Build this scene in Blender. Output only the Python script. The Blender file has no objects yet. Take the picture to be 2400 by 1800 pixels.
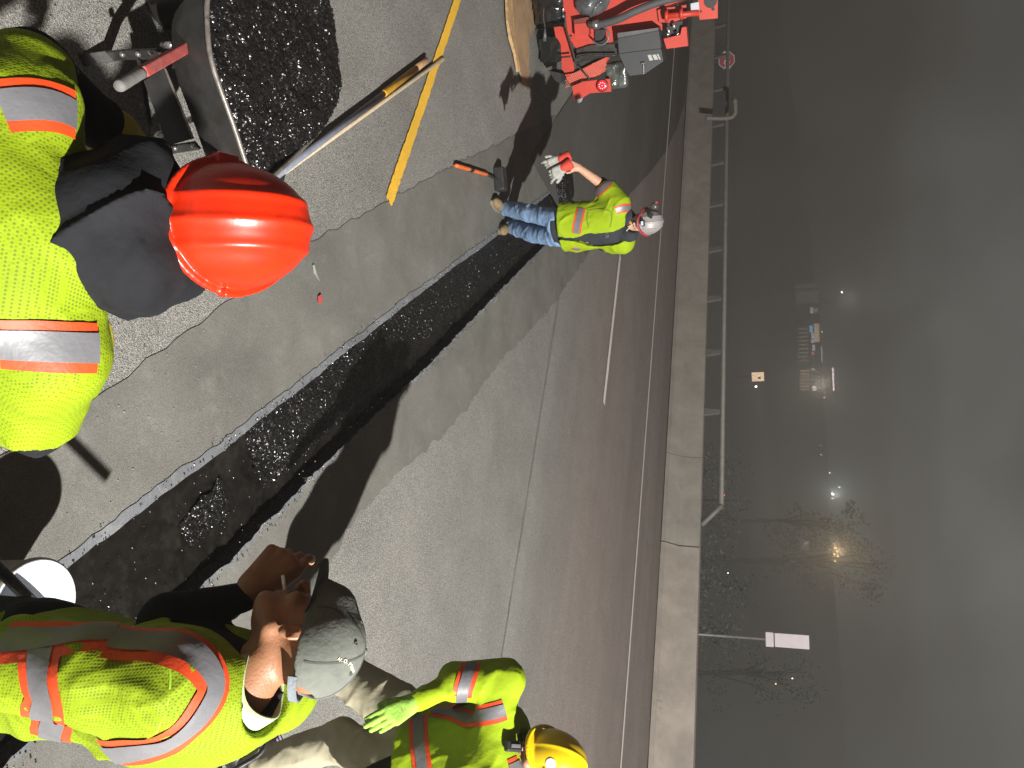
import bpy, bmesh, math, random
import numpy as np
from mathutils import Vector, Matrix, noise as mnoise
from mathutils.bvhtree import BVHTree
random.seed(7); rng = np.random.default_rng(7)
S = bpy.context.scene; COL = S.collection

# ------------------------------------------------------------------ camera
FPX = 1800.0; PITCH = math.radians(19.394); ROLL = math.radians(2.0); CAMZ = 2.7
_f = Vector((0, math.cos(PITCH), -math.sin(PITCH)))
_u = Vector((0, math.sin(PITCH), math.cos(PITCH))); _r = Vector((1, 0, 0))
CU = _u * math.cos(ROLL) + _r * math.sin(ROLL)          # towards the right edge of the frame (world up)
CR = _r * math.cos(ROLL) - _u * math.sin(ROLL)          # towards the bottom edge of the frame
CO = Vector((0, 0, CAMZ))
cd = bpy.data.cameras.new('camera'); cam = bpy.data.objects.new('camera', cd); COL.objects.link(cam)
M4 = Matrix.Identity(4)
for i in range(3):
    M4[i][0] = CU[i]; M4[i][1] = -CR[i]; M4[i][2] = -_f[i]; M4[i][3] = CO[i]
cam.matrix_world = M4
cd.sensor_width = 36; cd.lens = 36 * FPX / 2400; cd.clip_start = 0.05; cd.clip_end = 3000
S.camera = cam
def ray(px, py): return _f * FPX + CR * (py - 900) + CU * (px - 1200)
def G(px, py, z=0.0):                     # a point of the photograph (2400 x 1800) on the level z
    d = ray(px, py); return CO + d * ((z - CAMZ) / d.z)
def P(px, py, dep): return CO + ray(px, py) * (dep / FPX)
K = 2400 / 2212
def D(x, y, dep): return P(x * K, y * K, dep)

# ------------------------------------------------------------------ world: smoky night sky over a town
W = bpy.data.worlds.new("World"); S.world = W; W.use_nodes = True
nt = W.node_tree; nt.nodes.clear()
def N_(t, ty, **kw):
    n = t.nodes.new(ty)
    for a, b in kw.items():
        if a.startswith('i_'): n.inputs[a[2:].replace('_', ' ')].default_value = b
        else: setattr(n, a, b)
    return n
wo = N_(nt, 'ShaderNodeOutputWorld'); bg = N_(nt, 'ShaderNodeBackground')
tc = N_(nt, 'ShaderNodeTexCoord')
n1 = N_(nt, 'ShaderNodeTexNoise', i_Scale=2.6, i_Detail=4.0, i_Roughness=0.45, i_Distortion=0.5)
n2 = N_(nt, 'ShaderNodeTexNoise', i_Scale=1.1, i_Detail=2.0, i_Roughness=0.5)
nt.links.new(tc.outputs['Generated'], n1.inputs['Vector']); nt.links.new(tc.outputs['Generated'], n2.inputs['Vector'])
def wdir(px, py): return tuple((_f * FPX + CR * (py - 900) + CU * (px - 1200)).normalized())
mx = N_(nt, 'ShaderNodeMath', operation='MULTIPLY'); nt.links.new(n1.outputs['Fac'], mx.inputs[0]); nt.links.new(n2.outputs['Fac'], mx.inputs[1])
# glow of lit smoke banks, painted into the sky colour as brighter patches
acc = mx.outputs[0]
for px, py, c0, amp in ((1850, 1180, .945, .58), (1780, 760, .96, .32), (2130, 1000, .96, .16)):
    dp = N_(nt, 'ShaderNodeVectorMath', operation='DOT_PRODUCT'); dp.inputs[1].default_value = wdir(px, py); nm = N_(nt, 'ShaderNodeVectorMath', operation='NORMALIZE')
    nt.links.new(tc.outputs['Generated'], nm.inputs[0]); nt.links.new(nm.outputs[0], dp.inputs[0])
    ms = N_(nt, 'ShaderNodeMapRange', interpolation_type='SMOOTHERSTEP'); ms.inputs[1].default_value = c0 - .03; ms.inputs[2].default_value = 1.0; ms.inputs[4].default_value = amp
    nt.links.new(dp.outputs['Value'], ms.inputs[0]); mm = N_(nt, 'ShaderNodeMath', operation='MULTIPLY'); nt.links.new(ms.outputs[0], mm.inputs[0]); nt.links.new(n1.outputs['Fac'], mm.inputs[1])
    ad = N_(nt, 'ShaderNodeMath', operation='ADD'); nt.links.new(acc, ad.inputs[0]); nt.links.new(mm.outputs[0], ad.inputs[1]); acc = ad.outputs[0]
cr = N_(nt, 'ShaderNodeValToRGB')
cr.color_ramp.elements[0].position = .12; cr.color_ramp.elements[0].color = (.016, .0145, .0138, 1)
cr.color_ramp.elements[1].position = .60; cr.color_ramp.elements[1].color = (.21, .215, .20, 1)
e = cr.color_ramp.elements.new(.30); e.color = (.040, .0375, .035, 1)
nt.links.new(acc, cr.inputs['Fac']); nt.links.new(cr.outputs['Color'], bg.inputs['Color'])
bg.inputs['Strength'].default_value = 1.0
nt.links.new(bg.outputs[0], wo.inputs['Surface'])

# ------------------------------------------------------------------ the work light behind the crew
ld = bpy.data.lights.new('work_light', 'POINT'); ld.energy = 23500; ld.shadow_soft_size = .10; ld.color = (1.0, .97, .92)
lo = bpy.data.objects.new('work_light', ld); COL.objects.link(lo); lo.location = (7.6, -3.2, 7.5)
sd = bpy.data.lights.new('warm_fill_sun', 'SUN'); sd.energy = .12; sd.angle = math.radians(150); sd.color = (1.0, .50, .32)  # added fill: weak wide warm sun that lifts shadows and the far road
so = bpy.data.objects.new('warm_fill_sun', sd); COL.objects.link(so); so.rotation_euler = (math.radians(12), math.radians(-8), 0)
vs = S.view_settings; vs.view_transform = 'Standard'; vs.look = 'None'; vs.exposure = 0; vs.gamma = 1; vs.use_curve_mapping = False
S.cycles.volume_bounces = 0; S.cycles.max_bounces = 5; S.cycles.sample_clamp_indirect = 4.0
S.cycles.use_denoising = True; S.cycles.volume_max_steps = 48

# ------------------------------------------------------------------ helpers
def tag(o, label=None, cat=None, group=None, kind=None):
    if label: o['label'] = label
    if cat: o['category'] = cat
    if group: o['group'] = group
    if kind: o['kind'] = kind
    return o
def empty(name, loc, label, cat, group=None):
    o = bpy.data.objects.new(name, None); COL.objects.link(o); o.location = loc; o.empty_display_size = .1
    return tag(o, label, cat, group)
def link(name, me, mats, parent=None, smooth=False):
    o = bpy.data.objects.new(name, me); COL.objects.link(o)
    for m in (mats if isinstance(mats, (list, tuple)) else [mats]): me.materials.append(m)
    if smooth: me.polygons.foreach_set('use_smooth', [True] * len(me.polygons))
    if parent:
        o.parent = parent
        mw = Matrix.Translation(parent.location) if parent.parent is None else Matrix.Translation(parent.parent.location)
        if parent.parent is None: o.matrix_parent_inverse = Matrix.Translation(-Vector(parent.location))
        else: o.matrix_parent_inverse = Matrix.Identity(4)
    return o
# every child mesh is written in world coordinates; its parent's offset is cancelled by matrix_parent_inverse
def pydata(name, v, f, mats, parent=None, smooth=False):
    me = bpy.data.meshes.new(name); me.from_pydata([tuple(p) for p in v], [], f); me.update()
    return link(name, me, mats, parent, smooth)
def from_bm(name, bm, mats, parent=None, smooth=False):
    bmesh.ops.recalc_face_normals(bm, faces=bm.faces[:])
    me = bpy.data.meshes.new(name); bm.to_mesh(me); bm.free()
    return link(name, me, mats, parent, smooth)
def frame(x, z=None):
    """rotation matrix whose Z is `x` direction"""
    zt = Vector(x).normalized(); a = Vector(z) if z is not None else (Vector((0, 0, 1)) if abs(zt.z) < .95 else Vector((1, 0, 0)))
    xt = (a - zt * a.dot(zt)).normalized(); yt = zt.cross(xt)
    return Matrix((xt, yt, zt)).transposed()
def box(bm, c, s, R=None, bev=0.0, seg=2):
    r = bmesh.ops.create_cube(bm, size=1); vs_ = r['verts']
    Mx = (R.to_4x4() if R is not None else Matrix.Identity(4))
    for v in vs_: v.co = Vector((v.co.x * s[0], v.co.y * s[1], v.co.z * s[2]))
    if bev > 0:
        ed = list({e for v in vs_ for e in v.link_edges})
        rr = bmesh.ops.bevel(bm, geom=ed, offset=bev, segments=seg, affect='EDGES', profile=.5)
        vs_ = list({v for f in rr['faces'] for v in f.verts} | {v for v in vs_ if v.is_valid})
    for v in vs_: v.co = (Mx @ v.co) + Vector(c)
def tube(bm, pts, rad, seg=12, cap=True, flat=1.0, up=None):
    pts = [Vector(p) for p in pts]; rads = rad if isinstance(rad, (list, tuple)) else [rad] * len(pts)
    rings = []; prev = None
    for i, p in enumerate(pts):
        t = (pts[min(i + 1, len(pts) - 1)] - pts[max(i - 1, 0)]).normalized()
        if prev is None: a = frame(t, up).col[0]
        else: a = (prev - t * prev.dot(t)).normalized()
        prev = Vector(a); b = t.cross(prev)
        rings.append([bm.verts.new(p + prev * (math.cos(2 * math.pi * j / seg) * rads[i]) + b * (math.sin(2 * math.pi * j / seg) * rads[i] * flat)) for j in range(seg)])
    for i in range(len(rings) - 1):
        for j in range(seg):
            bm.faces.new((rings[i][j], rings[i][(j + 1) % seg], rings[i + 1][(j + 1) % seg], rings[i + 1][j]))
    if cap:
        bm.faces.new(rings[0][::-1]); bm.faces.new(rings[-1])
def curve_pts(pts, n=8):
    """Catmull-Rom through pts"""
    pts = [Vector(p) for p in pts]; q = [pts[0] * 2 - pts[1]] + pts + [pts[-1] * 2 - pts[-2]]; out = []
    for i in range(1, len(q) - 2):
        for k in range(n):
            t = k / n; a, b, c, d = q[i - 1], q[i], q[i + 1], q[i + 2]
            out.append(.5 * ((2 * b) + (c - a) * t + (2 * a - 5 * b + 4 * c - d) * t * t + (3 * b - a - 3 * c + d) * t ** 3))
    out.append(pts[-1]); return out
def prism(bm, poly, h, R=None, o=(0, 0, 0)):
    """closed polygon (x,y) extruded by h along local z"""
    R = R or Matrix.Identity(3); o = Vector(o)
    a = [bm.verts.new(R @ Vector((x, y, 0)) + o) for x, y in poly]; b = [bm.verts.new(R @ Vector((x, y, h)) + o) for x, y in poly]
    n = len(poly); bm.faces.new(a[::-1]); bm.faces.new(b)
    for i in range(n): bm.faces.new((a[i], a[(i + 1) % n], b[(i + 1) % n], b[i]))
def lathe(bm, prof, c, axis=(0, 0, 1), seg=32):
    R = frame(axis); c = Vector(c); rings = []
    for r, z in prof: rings.append([bm.verts.new(R @ Vector((r * math.cos(2 * math.pi * j / seg), r * math.sin(2 * math.pi * j / seg), z)) + c) for j in range(seg)])
    for i in range(len(rings) - 1):
        for j in range(seg): bm.faces.new((rings[i][j], rings[i][(j + 1) % seg], rings[i + 1][(j + 1) % seg], rings[i + 1][j]))

def mat(name, col, rough=.6, metal=0.0, var=.15, vs_=8.0, bump=0.0, bs=60.0, spec=.5, detail=4.0, emit=None, es=0.0, col2=None, coat=0.0, dirt=0.0, dcol=(.02, .015, .01), ds=6.0, sheen=0.0):
    m = bpy.data.materials.new(name); m.use_nodes = True; t = m.node_tree; b = t.nodes['Principled BSDF']
    b.inputs['Roughness'].default_value = rough; b.inputs['Metallic'].default_value = metal
    b.inputs['Specular IOR Level'].default_value = spec
    if coat: b.inputs['Coat Weight'].default_value = coat; b.inputs['Coat Roughness'].default_value = .12
    if sheen: b.inputs['Sheen Weight'].default_value = sheen
    tc = N_(t, 'ShaderNodeTexCoord'); n = N_(t, 'ShaderNodeTexNoise', i_Scale=vs_, i_Detail=detail, i_Roughness=.6)
    t.links.new(tc.outputs['Object'], n.inputs['Vector'])
    r = N_(t, 'ShaderNodeValToRGB'); c = Vector(col)
    a, z = (c * (1 - var), c * (1 + var)) if col2 is None else (c, Vector(col2))
    r.color_ramp.elements[0].position = .3; r.color_ramp.elements[0].color = (*a, 1)
    r.color_ramp.elements[1].position = .7; r.color_ramp.elements[1].color = (*z, 1)
    t.links.new(n.outputs['Fac'], r.inputs['Fac']); out = r.outputs['Color']
    if dirt:
        d = N_(t, 'ShaderNodeTexNoise', i_Scale=ds, i_Detail=8.0, i_Roughness=.7); t.links.new(tc.outputs['Object'], d.inputs['Vector'])
        dr = N_(t, 'ShaderNodeMapRange'); dr.inputs[1].default_value = .52; dr.inputs[2].default_value = .72; dr.inputs[4].default_value = dirt
        t.links.new(d.outputs['Fac'], dr.inputs[0])
        mxn = N_(t, 'ShaderNodeMixRGB'); mxn.inputs[2].default_value = (*dcol, 1)
        t.links.new(dr.outputs[0], mxn.inputs[0]); t.links.new(out, mxn.inputs[1]); out = mxn.outputs[0]
    t.links.new(out, b.inputs['Base Color'])
    if bump:
        bn = N_(t, 'ShaderNodeTexNoise', i_Scale=bs, i_Detail=3.0, i_Roughness=.6); t.links.new(tc.outputs['Object'], bn.inputs['Vector'])
        bu = N_(t, 'ShaderNodeBump', i_Strength=bump, i_Distance=.01); t.links.new(bn.outputs['Fac'], bu.inputs['Height']); t.links.new(bu.outputs[0], b.inputs['Normal'])
    if emit: b.inputs['Emission Color'].default_value = (*emit, 1); b.inputs['Emission Strength'].default_value = es
    return m
# ------------------------------------------------------------------ ground, road, trench
RD = Vector((.829, -.559, 0)).normalized(); RN = Vector((-RD.y, RD.x, 0))        # along the road, across it (away)
def RW(s, w, z=0.0): return RD * s + RN * w + Vector((0, 0, z))                   # s along, w across
def sw(p): return (Vector(p).dot(RD), Vector(p).dot(RN))

def ground_mat(name, base, lane=0.0, grain=.35, gs=260.0, tint=None, bump=.5, tracks=0.0, dust=0.0, rough=.85, blot=.3, grad=None):
    m = bpy.data.materials.new(name); m.use_nodes = True; t = m.node_tree; b = t.nodes['Principled BSDF']
    b.inputs['Roughness'].default_value = rough; b.inputs['Specular IOR Level'].default_value = .35
    L = t.links.new; tc = N_(t, 'ShaderNodeTexCoord'); V = tc.outputs['Object']
    g = N_(t, 'ShaderNodeTexVoronoi', i_Scale=gs); L(V, g.inputs['Vector'])           # aggregate
    g2 = N_(t, 'ShaderNodeTexNoise', i_Scale=gs * 1.6, i_Detail=3.0); L(V, g2.inputs['Vector'])
    bl = N_(t, 'ShaderNodeTexNoise', i_Scale=1.7, i_Detail=8.0, i_Roughness=.62, i_Distortion=.4); L(V, bl.inputs['Vector'])
    mr = N_(t, 'ShaderNodeMapRange'); L(bl.outputs['Fac'], mr.inputs[0]); mr.inputs[1].default_value = .3; mr.inputs[2].default_value = .7
    mr.inputs[3].default_value = 1 - blot; mr.inputs[4].default_value = 1 + blot
    sep = N_(t, 'ShaderNodeSeparateColor'); L(g.outputs['Color'], sep.inputs[0])
    gr = N_(t, 'ShaderNodeMapRange'); L(sep.outputs[0], gr.inputs[0]); gr.inputs[3].default_value = 1 - grain; gr.inputs[4].default_value = 1 + grain * 1.3
    gm = N_(t, 'ShaderNodeMapRange'); L(g2.outputs['Fac'], gm.inputs[0]); gm.inputs[1].default_value = .3; gm.inputs[2].default_value = .7; gm.inputs[3].default_value = 1 - grain; gm.inputs[4].default_value = 1 + grain
    m1 = N_(t, 'ShaderNodeMath', operation='MULTIPLY'); L(mr.outputs[0], m1.inputs[0]); L(gr.outputs[0], m1.inputs[1])
    m2 = N_(t, 'ShaderNodeMath', operation='MULTIPLY'); L(m1.outputs[0], m2.inputs[0]); L(gm.outputs[0], m2.inputs[1])
    val = m2.outputs[0]
    if tracks:                                      # wheel tracks: bands along the road
        dt = N_(t, 'ShaderNodeVectorMath', operation='DOT_PRODUCT'); dt.inputs[1].default_value = tuple(RN); L(V, dt.inputs[0])
        da = N_(t, 'ShaderNodeVectorMath', operation='DOT_PRODUCT'); da.inputs[1].default_value = tuple(RD * .06); L(V, da.inputs[0])
        cx = N_(t, 'ShaderNodeCombineXYZ'); L(dt.outputs['Value'], cx.inputs[0]); L(da.outputs['Value'], cx.inputs[1])
        tn = N_(t, 'ShaderNodeTexNoise', i_Scale=.75, i_Detail=6.0, i_Roughness=.6); L(cx.outputs[0], tn.inputs['Vector'])
        tr = N_(t, 'ShaderNodeMapRange'); L(tn.outputs['Fac'], tr.inputs[0]); tr.inputs[1].default_value = .3; tr.inputs[2].default_value = .7
        tr.inputs[3].default_value = 1 - tracks; tr.inputs[4].default_value = 1 + tracks
        m3 = N_(t, 'ShaderNodeMath', operation='MULTIPLY'); L(val, m3.inputs[0]); L(tr.outputs[0], m3.inputs[1]); val = m3.outputs[0]
    sc = N_(t, 'ShaderNodeVectorMath', operation='SCALE'); sc.inputs[0].default_value = base; L(val, sc.inputs['Scale'])
    out = sc.outputs[0]
    if grad:                                        # the colour turns browner across the lanes
        dg = N_(t, 'ShaderNodeVectorMath', operation='DOT_PRODUCT'); dg.inputs[1].default_value = tuple(RN); L(V, dg.inputs[0])
        gq = N_(t, 'ShaderNodeMapRange', interpolation_type='SMOOTHSTEP'); L(dg.outputs['Value'], gq.inputs[0]); gq.inputs[1].default_value = grad[0]; gq.inputs[2].default_value = grad[1]
        s2 = N_(t, 'ShaderNodeVectorMath', operation='SCALE'); s2.inputs[0].default_value = grad[2]; L(val, s2.inputs['Scale'])
        mg = N_(t, 'ShaderNodeMixRGB'); L(gq.outputs[0], mg.inputs[0]); L(out, mg.inputs[1]); L(s2.outputs[0], mg.inputs[2]); out = mg.outputs[0]
    if dust:                                        # pale cement dust smears
        dn = N_(t, 'ShaderNodeTexNoise', i_Scale=5.0, i_Detail=10.0, i_Roughness=.78, i_Distortion=.35); L(V, dn.inputs['Vector'])
        dr = N_(t, 'ShaderNodeMapRange'); L(dn.outputs['Fac'], dr.inputs[0]); dr.inputs[1].default_value = .52; dr.inputs[2].default_value = .75; dr.inputs[4].default_value = dust
        mx_ = N_(t, 'ShaderNodeMixRGB'); L(dr.outputs[0], mx_.inputs[0]); L(out, mx_.inputs[1]); mx_.inputs[2].default_value = (.33, .34, .31, 1); out = mx_.outputs[0]
    L(out, b.inputs['Base Color'])
    bu = N_(t, 'ShaderNodeBump', i_Strength=bump, i_Distance=.004)
    ad = N_(t, 'ShaderNodeMath', operation='ADD'); L(g2.outputs['Fac'], ad.inputs[0]); L(g.outputs['Distance'], ad.inputs[1]); L(ad.outputs[0], bu.inputs['Height']); L(bu.outputs[0], b.inputs['Normal'])
    return m
m_asph = ground_mat('old_asphalt', (.166, .161, .147), grain=.5, gs=210, tracks=.08, bump=.9, blot=.12)
m_lane = ground_mat('lane_asphalt', (.164, .159, .145), grain=.5, gs=210, tracks=.17, bump=.8, blot=.08, grad=(7.5, 10.2, (.186, .158, .142)))
m_head = ground_mat('smooth_header', (.114, .111, .099), grain=.2, gs=300, bump=.35, dust=.2, blot=.2)
m_dust = ground_mat('cement_smear', (.112, .116, .126), grain=.14, gs=300, bump=.25, dust=.5, blot=.2)
m_dark = ground_mat('dark_patch', (.085, .078, .070), grain=.25, gs=240, tracks=.2, bump=.5, blot=.1)
m_verge = ground_mat('verge', (.09, .09, .075), grain=.3, gs=3, bump=.3)

left = [(-420, 1745), (0, 1436), (144, 1339), (325, 1199), (500, 1071), (600, 990), (697, 917), (810, 823), (907, 748), (976, 693), (1066, 624), (1128, 581), (1210, 514), (1290, 452), (1338, 428)]
right = [(-300, 2080), (200, 1606), (393, 1445), (543, 1304), (621, 1225), (742, 1101), (850, 1000), (983, 874), (1070, 784), (1193, 657), (1298, 552), (1345, 500), (1360, 455)]
def rough_line(pts, step=.05, amp=.012):
    P3 = [G(*p) for p in pts]; out = []
    for a, b in zip(P3, P3[1:]):
        n = max(1, int((b - a).length / step))
        for i in range(n):
            p = a.lerp(b, i / n); q = (b - a).normalized(); s = Vector((-q.y, q.x, 0))
            out.append(p + s * amp * (mnoise.noise(p * 7) * 1.2 + mnoise.noise(p * 31)))
    out.append(P3[-1]); return out
LE = rough_line(left, .04, .007); RE = rough_line(right, .035, .013)
loop = LE + RE[::-1]
def sheet(name, outer, holes, z, m, kind='structure', label=None, parent=None, smooth=False):
    """a level sheet with holes, triangulated"""
    from mathutils.geometry import delaunay_2d_cdt
    vs2 = []; ed = []; 
    for L in [outer] + holes:
        n0 = len(vs2); vs2 += [Vector((p[0], p[1])) for p in L]; n = len(L); ed += [(n0 + i, n0 + (i + 1) % n) for i in range(n)]
    v, e, f, *_ = delaunay_2d_cdt(vs2, ed, [], 1 if not holes else 4, 1e-5)
    if holes is not None:
        def inside(pt, L):
            x, y = pt; c = False; j = len(L) - 1
            for i in range(len(L)):
                if (L[i][1] > y) != (L[j][1] > y) and x < (L[j][0] - L[i][0]) * (y - L[i][1]) / (L[j][1] - L[i][1]) + L[i][0]: c = not c
                j = i
            return c
        ff = []
        for q in f:
            cx = sum(v[i].x for i in q) / len(q); cy = sum(v[i].y for i in q) / len(q)
            if inside((cx, cy), outer) and not any(inside((cx, cy), h) for h in holes): ff.append(q)
        f = ff
    o = pydata(name, [(p.x, p.y, z) for p in v], f, m, parent, smooth)
    if kind: o['kind'] = kind
    if label: o['label'] = label
    return o
# carriageway up to the parapet
W0 = 16.42
cor = [RW(-90, -12), RW(60, -12), RW(60, W0 + .2), RW(-90, W0 + .2)]
road = sheet('road', cor, [loop], 0.0, m_asph)
# reddish lane surface beyond the paving seam (w > 6.1)
seamw = 7.35
lane_edge = []
for i in range(0, 121):
    s = -60 + i; lane_edge.append(RW(s, seamw + .02 * mnoise.noise(Vector((s, 0, 0)))))
sheet('lane_surface', [Vector(p) for p in lane_edge] + [RW(60, W0 + .1), RW(-60, W0 + .1)], [], .004, m_lane)
seam_a = []; seam_b = []
for i in range(600):
    s_ = -30 + i * .1; j_ = .02 * mnoise.noise(Vector((s_, 0, 0))) + .006 * mnoise.noise(Vector((s_ * 9, 3, 0))); w2_ = .0012 + .004 * mnoise.noise(Vector((s_ * 3, 7, 0)))
    seam_a.append(RW(s_, seamw + j_ - w2_)); seam_b.append(RW(s_, seamw + j_ + w2_ + .002))
# trench bottom and walls
dz = -.07
m_tar = mat('wet_tar', (.006, .0052, .0045), rough=.30, var=.5, vs_=14, bump=.5, bs=22, spec=.5, dirt=.5, dcol=(.022, .019, .014), ds=3.5)
m_wall = ground_mat('cut_edge', (.03, .028, .025), grain=.6, gs=90, bump=1)
tr = empty('joint_trench', G(700, 1060, dz), 'long black trench cut diagonally across the road and partly filled with sparkling wet tar mix', 'trench')
def strip_walls(L, name, rev=False):
    v = []; f = []
    for p in L: v += [(p[0], p[1], -.0), (p[0], p[1], dz - .02)]
    for i in range(len(L) - 1):
        q = (2 * i, 2 * i + 1, 2 * i + 3, 2 * i + 2); f.append(q[::-1] if rev else q)
    o = pydata(name, v, f, m_wall, tr); return o
strip_walls(loop + [loop[0]], 'cut_wall')
# base sheet with gentle lumps
def grid_fill(name, poly, step, zf, m, parent, smooth=False, jitter=0.0, keep=None):
    xs = [p[0] for p in poly]; ys = [p[1] for p in poly]
    x0, x1, y0, y1 = min(xs), max(xs), min(ys), max(ys)
    nx = int((x1 - x0) / step) + 2; ny = int((y1 - y0) / step) + 2
    X, Y = np.meshgrid(x0 + np.arange(nx) * step, y0 + np.arange(ny) * step, indexing='ij')
    if jitter: X = X + rng.uniform(-jitter, jitter, X.shape) * step; Y = Y + rng.uniform(-jitter, jitter, Y.shape) * step
    ins = np.zeros(X.shape, bool); L = np.array([(p[0], p[1]) for p in poly]); j = len(L) - 1
    for i in range(len(L)):
        xi, yi = L[i]; xj, yj = L[j]
        if yi != yj:
            c = ((yi > Y) != (yj > Y)) & (X < (xj - xi) * (Y - yi) / (yj - yi) + xi); ins ^= c
        j = i
    if keep is not None: ins &= keep(X, Y)
    Z = zf(X, Y)
    idx = np.arange(nx * ny).reshape(nx, ny)
    q = ins[:-1, :-1] & ins[1:, :-1] & ins[1:, 1:] & ins[:-1, 1:]
    a = idx[:-1, :-1][q]; b = idx[1:, :-1][q]; c = idx[1:, 1:][q]; d = idx[:-1, 1:][q]
    F = np.stack([a, b, c, d], 1); used = np.unique(F); rm = -np.ones(nx * ny, int); rm[used] = np.arange(len(used))
    V = np.stack([X.ravel(), Y.ravel(), Z.ravel()], 1)[used]
    o = fast_mesh(name, V, rm[F], m, parent, smooth); return o
def fast_mesh(name, V, F, m, parent=None, smooth=False):
    me = bpy.data.meshes.new(name); V = np.asarray(V, np.float32); F = np.asarray(F, np.int32); n, k = F.shape
    me.vertices.add(len(V)); me.vertices.foreach_set('co', V.ravel())
    me.loops.add(n * k); me.loops.foreach_set('vertex_index', F.ravel())
    me.polygons.add(n); me.polygons.foreach_set('loop_start', np.arange(n, dtype=np.int32) * k)
    try: me.polygons.foreach_set('loop_total', np.full(n, k, np.int32))
    except Exception: pass
    me.update(calc_edges=True); me.validate()
    return link(name, me, m, parent, smooth)
def vnoise(X, Y, s, seed=0):
    """cheap smooth value noise"""
    xs = X * s + 1000 + seed * 17.3; ys = Y * s + 1000 + seed * 7.7
    xi = np.floor(xs).astype(int); yi = np.floor(ys).astype(int); fx = xs - xi; fy = ys - yi; fx = fx * fx * (3 - 2 * fx); fy = fy * fy * (3 - 2 * fy)
    def h(a, b): 
        n = (a * 374761393 + b * 668265263 + seed * 974711) & 0x7fffffff; n = ((n ^ (n >> 13)) * 1274126177) & 0x7fffffff
        return (n ^ (n >> 16)) / 0x7fffffff
    return (h(xi, yi) * (1 - fx) + h(xi + 1, yi) * fx) * (1 - fy) + (h(xi, yi + 1) * (1 - fx) + h(xi + 1, yi + 1) * fx) * fy
ta = G(600, 1100); tb = G(1290, 490); TD = (tb - ta).normalized(); TN = Vector((-TD.y, TD.x, 0))
# distance along the trench where the loose mix starts
def along(X, Y): return (X - ta.x) * TD.x + (Y - ta.y) * TD.y
def across(X, Y): return (X - ta.x) * TN.x + (Y - ta.y) * TN.y
big = [Vector((p[0], p[1], 0)) for p in loop]
grid_fill('tar_bed', big, .012, lambda X, Y: dz - .012 + .012 * vnoise(X, Y, 9) + .006 * vnoise(X, Y, 28, 1) + .003 * vnoise(X, Y, 70, 2) + .02 * np.clip(across(X, Y) * 6, -.2, 1) * (vnoise(X, Y, 3, 4) > .3), m_tar, tr, True)
def mixh(X, Y):
    return dz + .045 * np.clip((along(X, Y) + .1) / .5, 0, 1) + .03 * (vnoise(X, Y, 7, 5) - .5) + .010 * vnoise(X, Y, 40, 6) + rng.uniform(0, .009, X.shape)
def keepmix(X, Y):
    a = along(X, Y); c = across(X, Y)
    n = vnoise(X, Y, 4, 8) * .9 + vnoise(X, Y, 19, 9) * .25
    return ((a > .05 + .25 * (n - .5)) & (c > -.19 + .04 * n)) | ((a > -.55) & (a < -.2) & (c < .03 + .1 * (n - .5)) & (c > -.14) & (n > .25))
m_mix = bpy.data.materials.new('tar_mix'); m_mix.use_nodes = True
_t = m_mix.node_tree; _b = _t.nodes['Principled BSDF']; _b.inputs['Base Color'].default_value = (.006, .0055, .0055, 1); _b.inputs['Roughness'].default_value = .30; _b.inputs['Specular IOR Level'].default_value = .8
_tc = N_(_t, 'ShaderNodeTexCoord'); _ge = N_(_t, 'ShaderNodeNewGeometry'); _acc = _ge.outputs['Normal']
for _sc, _am in ((120.0, .9), (300.0, .5)):
    _v = N_(_t, 'ShaderNodeTexVoronoi', i_Scale=_sc); _t.links.new(_tc.outputs['Object'], _v.inputs['Vector'])
    _s = N_(_t, 'ShaderNodeVectorMath', operation='SUBTRACT'); _t.links.new(_v.outputs['Color'], _s.inputs[0]); _s.inputs[1].default_value = (.5, .5, .5)
    _m = N_(_t, 'ShaderNodeVectorMath', operation='SCALE'); _t.links.new(_s.outputs[0], _m.inputs[0]); _m.inputs['Scale'].default_value = _am
    _a = N_(_t, 'ShaderNodeVectorMath', operation='ADD'); _t.links.new(_acc, _a.inputs[0]); _t.links.new(_m.outputs[0], _a.inputs[1]); _acc = _a.outputs[0]
_n = N_(_t, 'ShaderNodeVectorMath', operation='NORMALIZE'); _t.links.new(_acc, _n.inputs[0]); _t.links.new(_n.outputs[0], _b.inputs['Normal'])
mx2 = grid_fill('tar_aggregate', big, .0075, mixh, m_mix, tr, False, .35, keepmix); mx2['kind'] = 'stuff'
# pile of mix at the far end
def pile(name, c, rx, ry, h, parent, m=None, step=.009, seed=3):
    def zf(X, Y):
        d = np.sqrt(((X - c[0]) / rx) ** 2 + ((Y - c[1]) / ry) ** 2) + .25 * (vnoise(X, Y, 9, seed) - .5)
        return c[2] + h * np.clip(1 - d * d, 0, 1) + rng.uniform(0, .012, X.shape) * (d < 1.05)
    poly = [(c[0] + 1.1 * rx * math.cos(a), c[1] + 1.1 * ry * math.sin(a)) for a in [i * .3 for i in range(21)]]
    o = grid_fill(name, poly, step, zf, m or m_mix, parent, False, .35); o['kind'] = 'stuff'; return o
pc = G(1318, 437); pile('tar_heap', (pc.x, pc.y, -.01), .42, .34, .15, tr)

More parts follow.
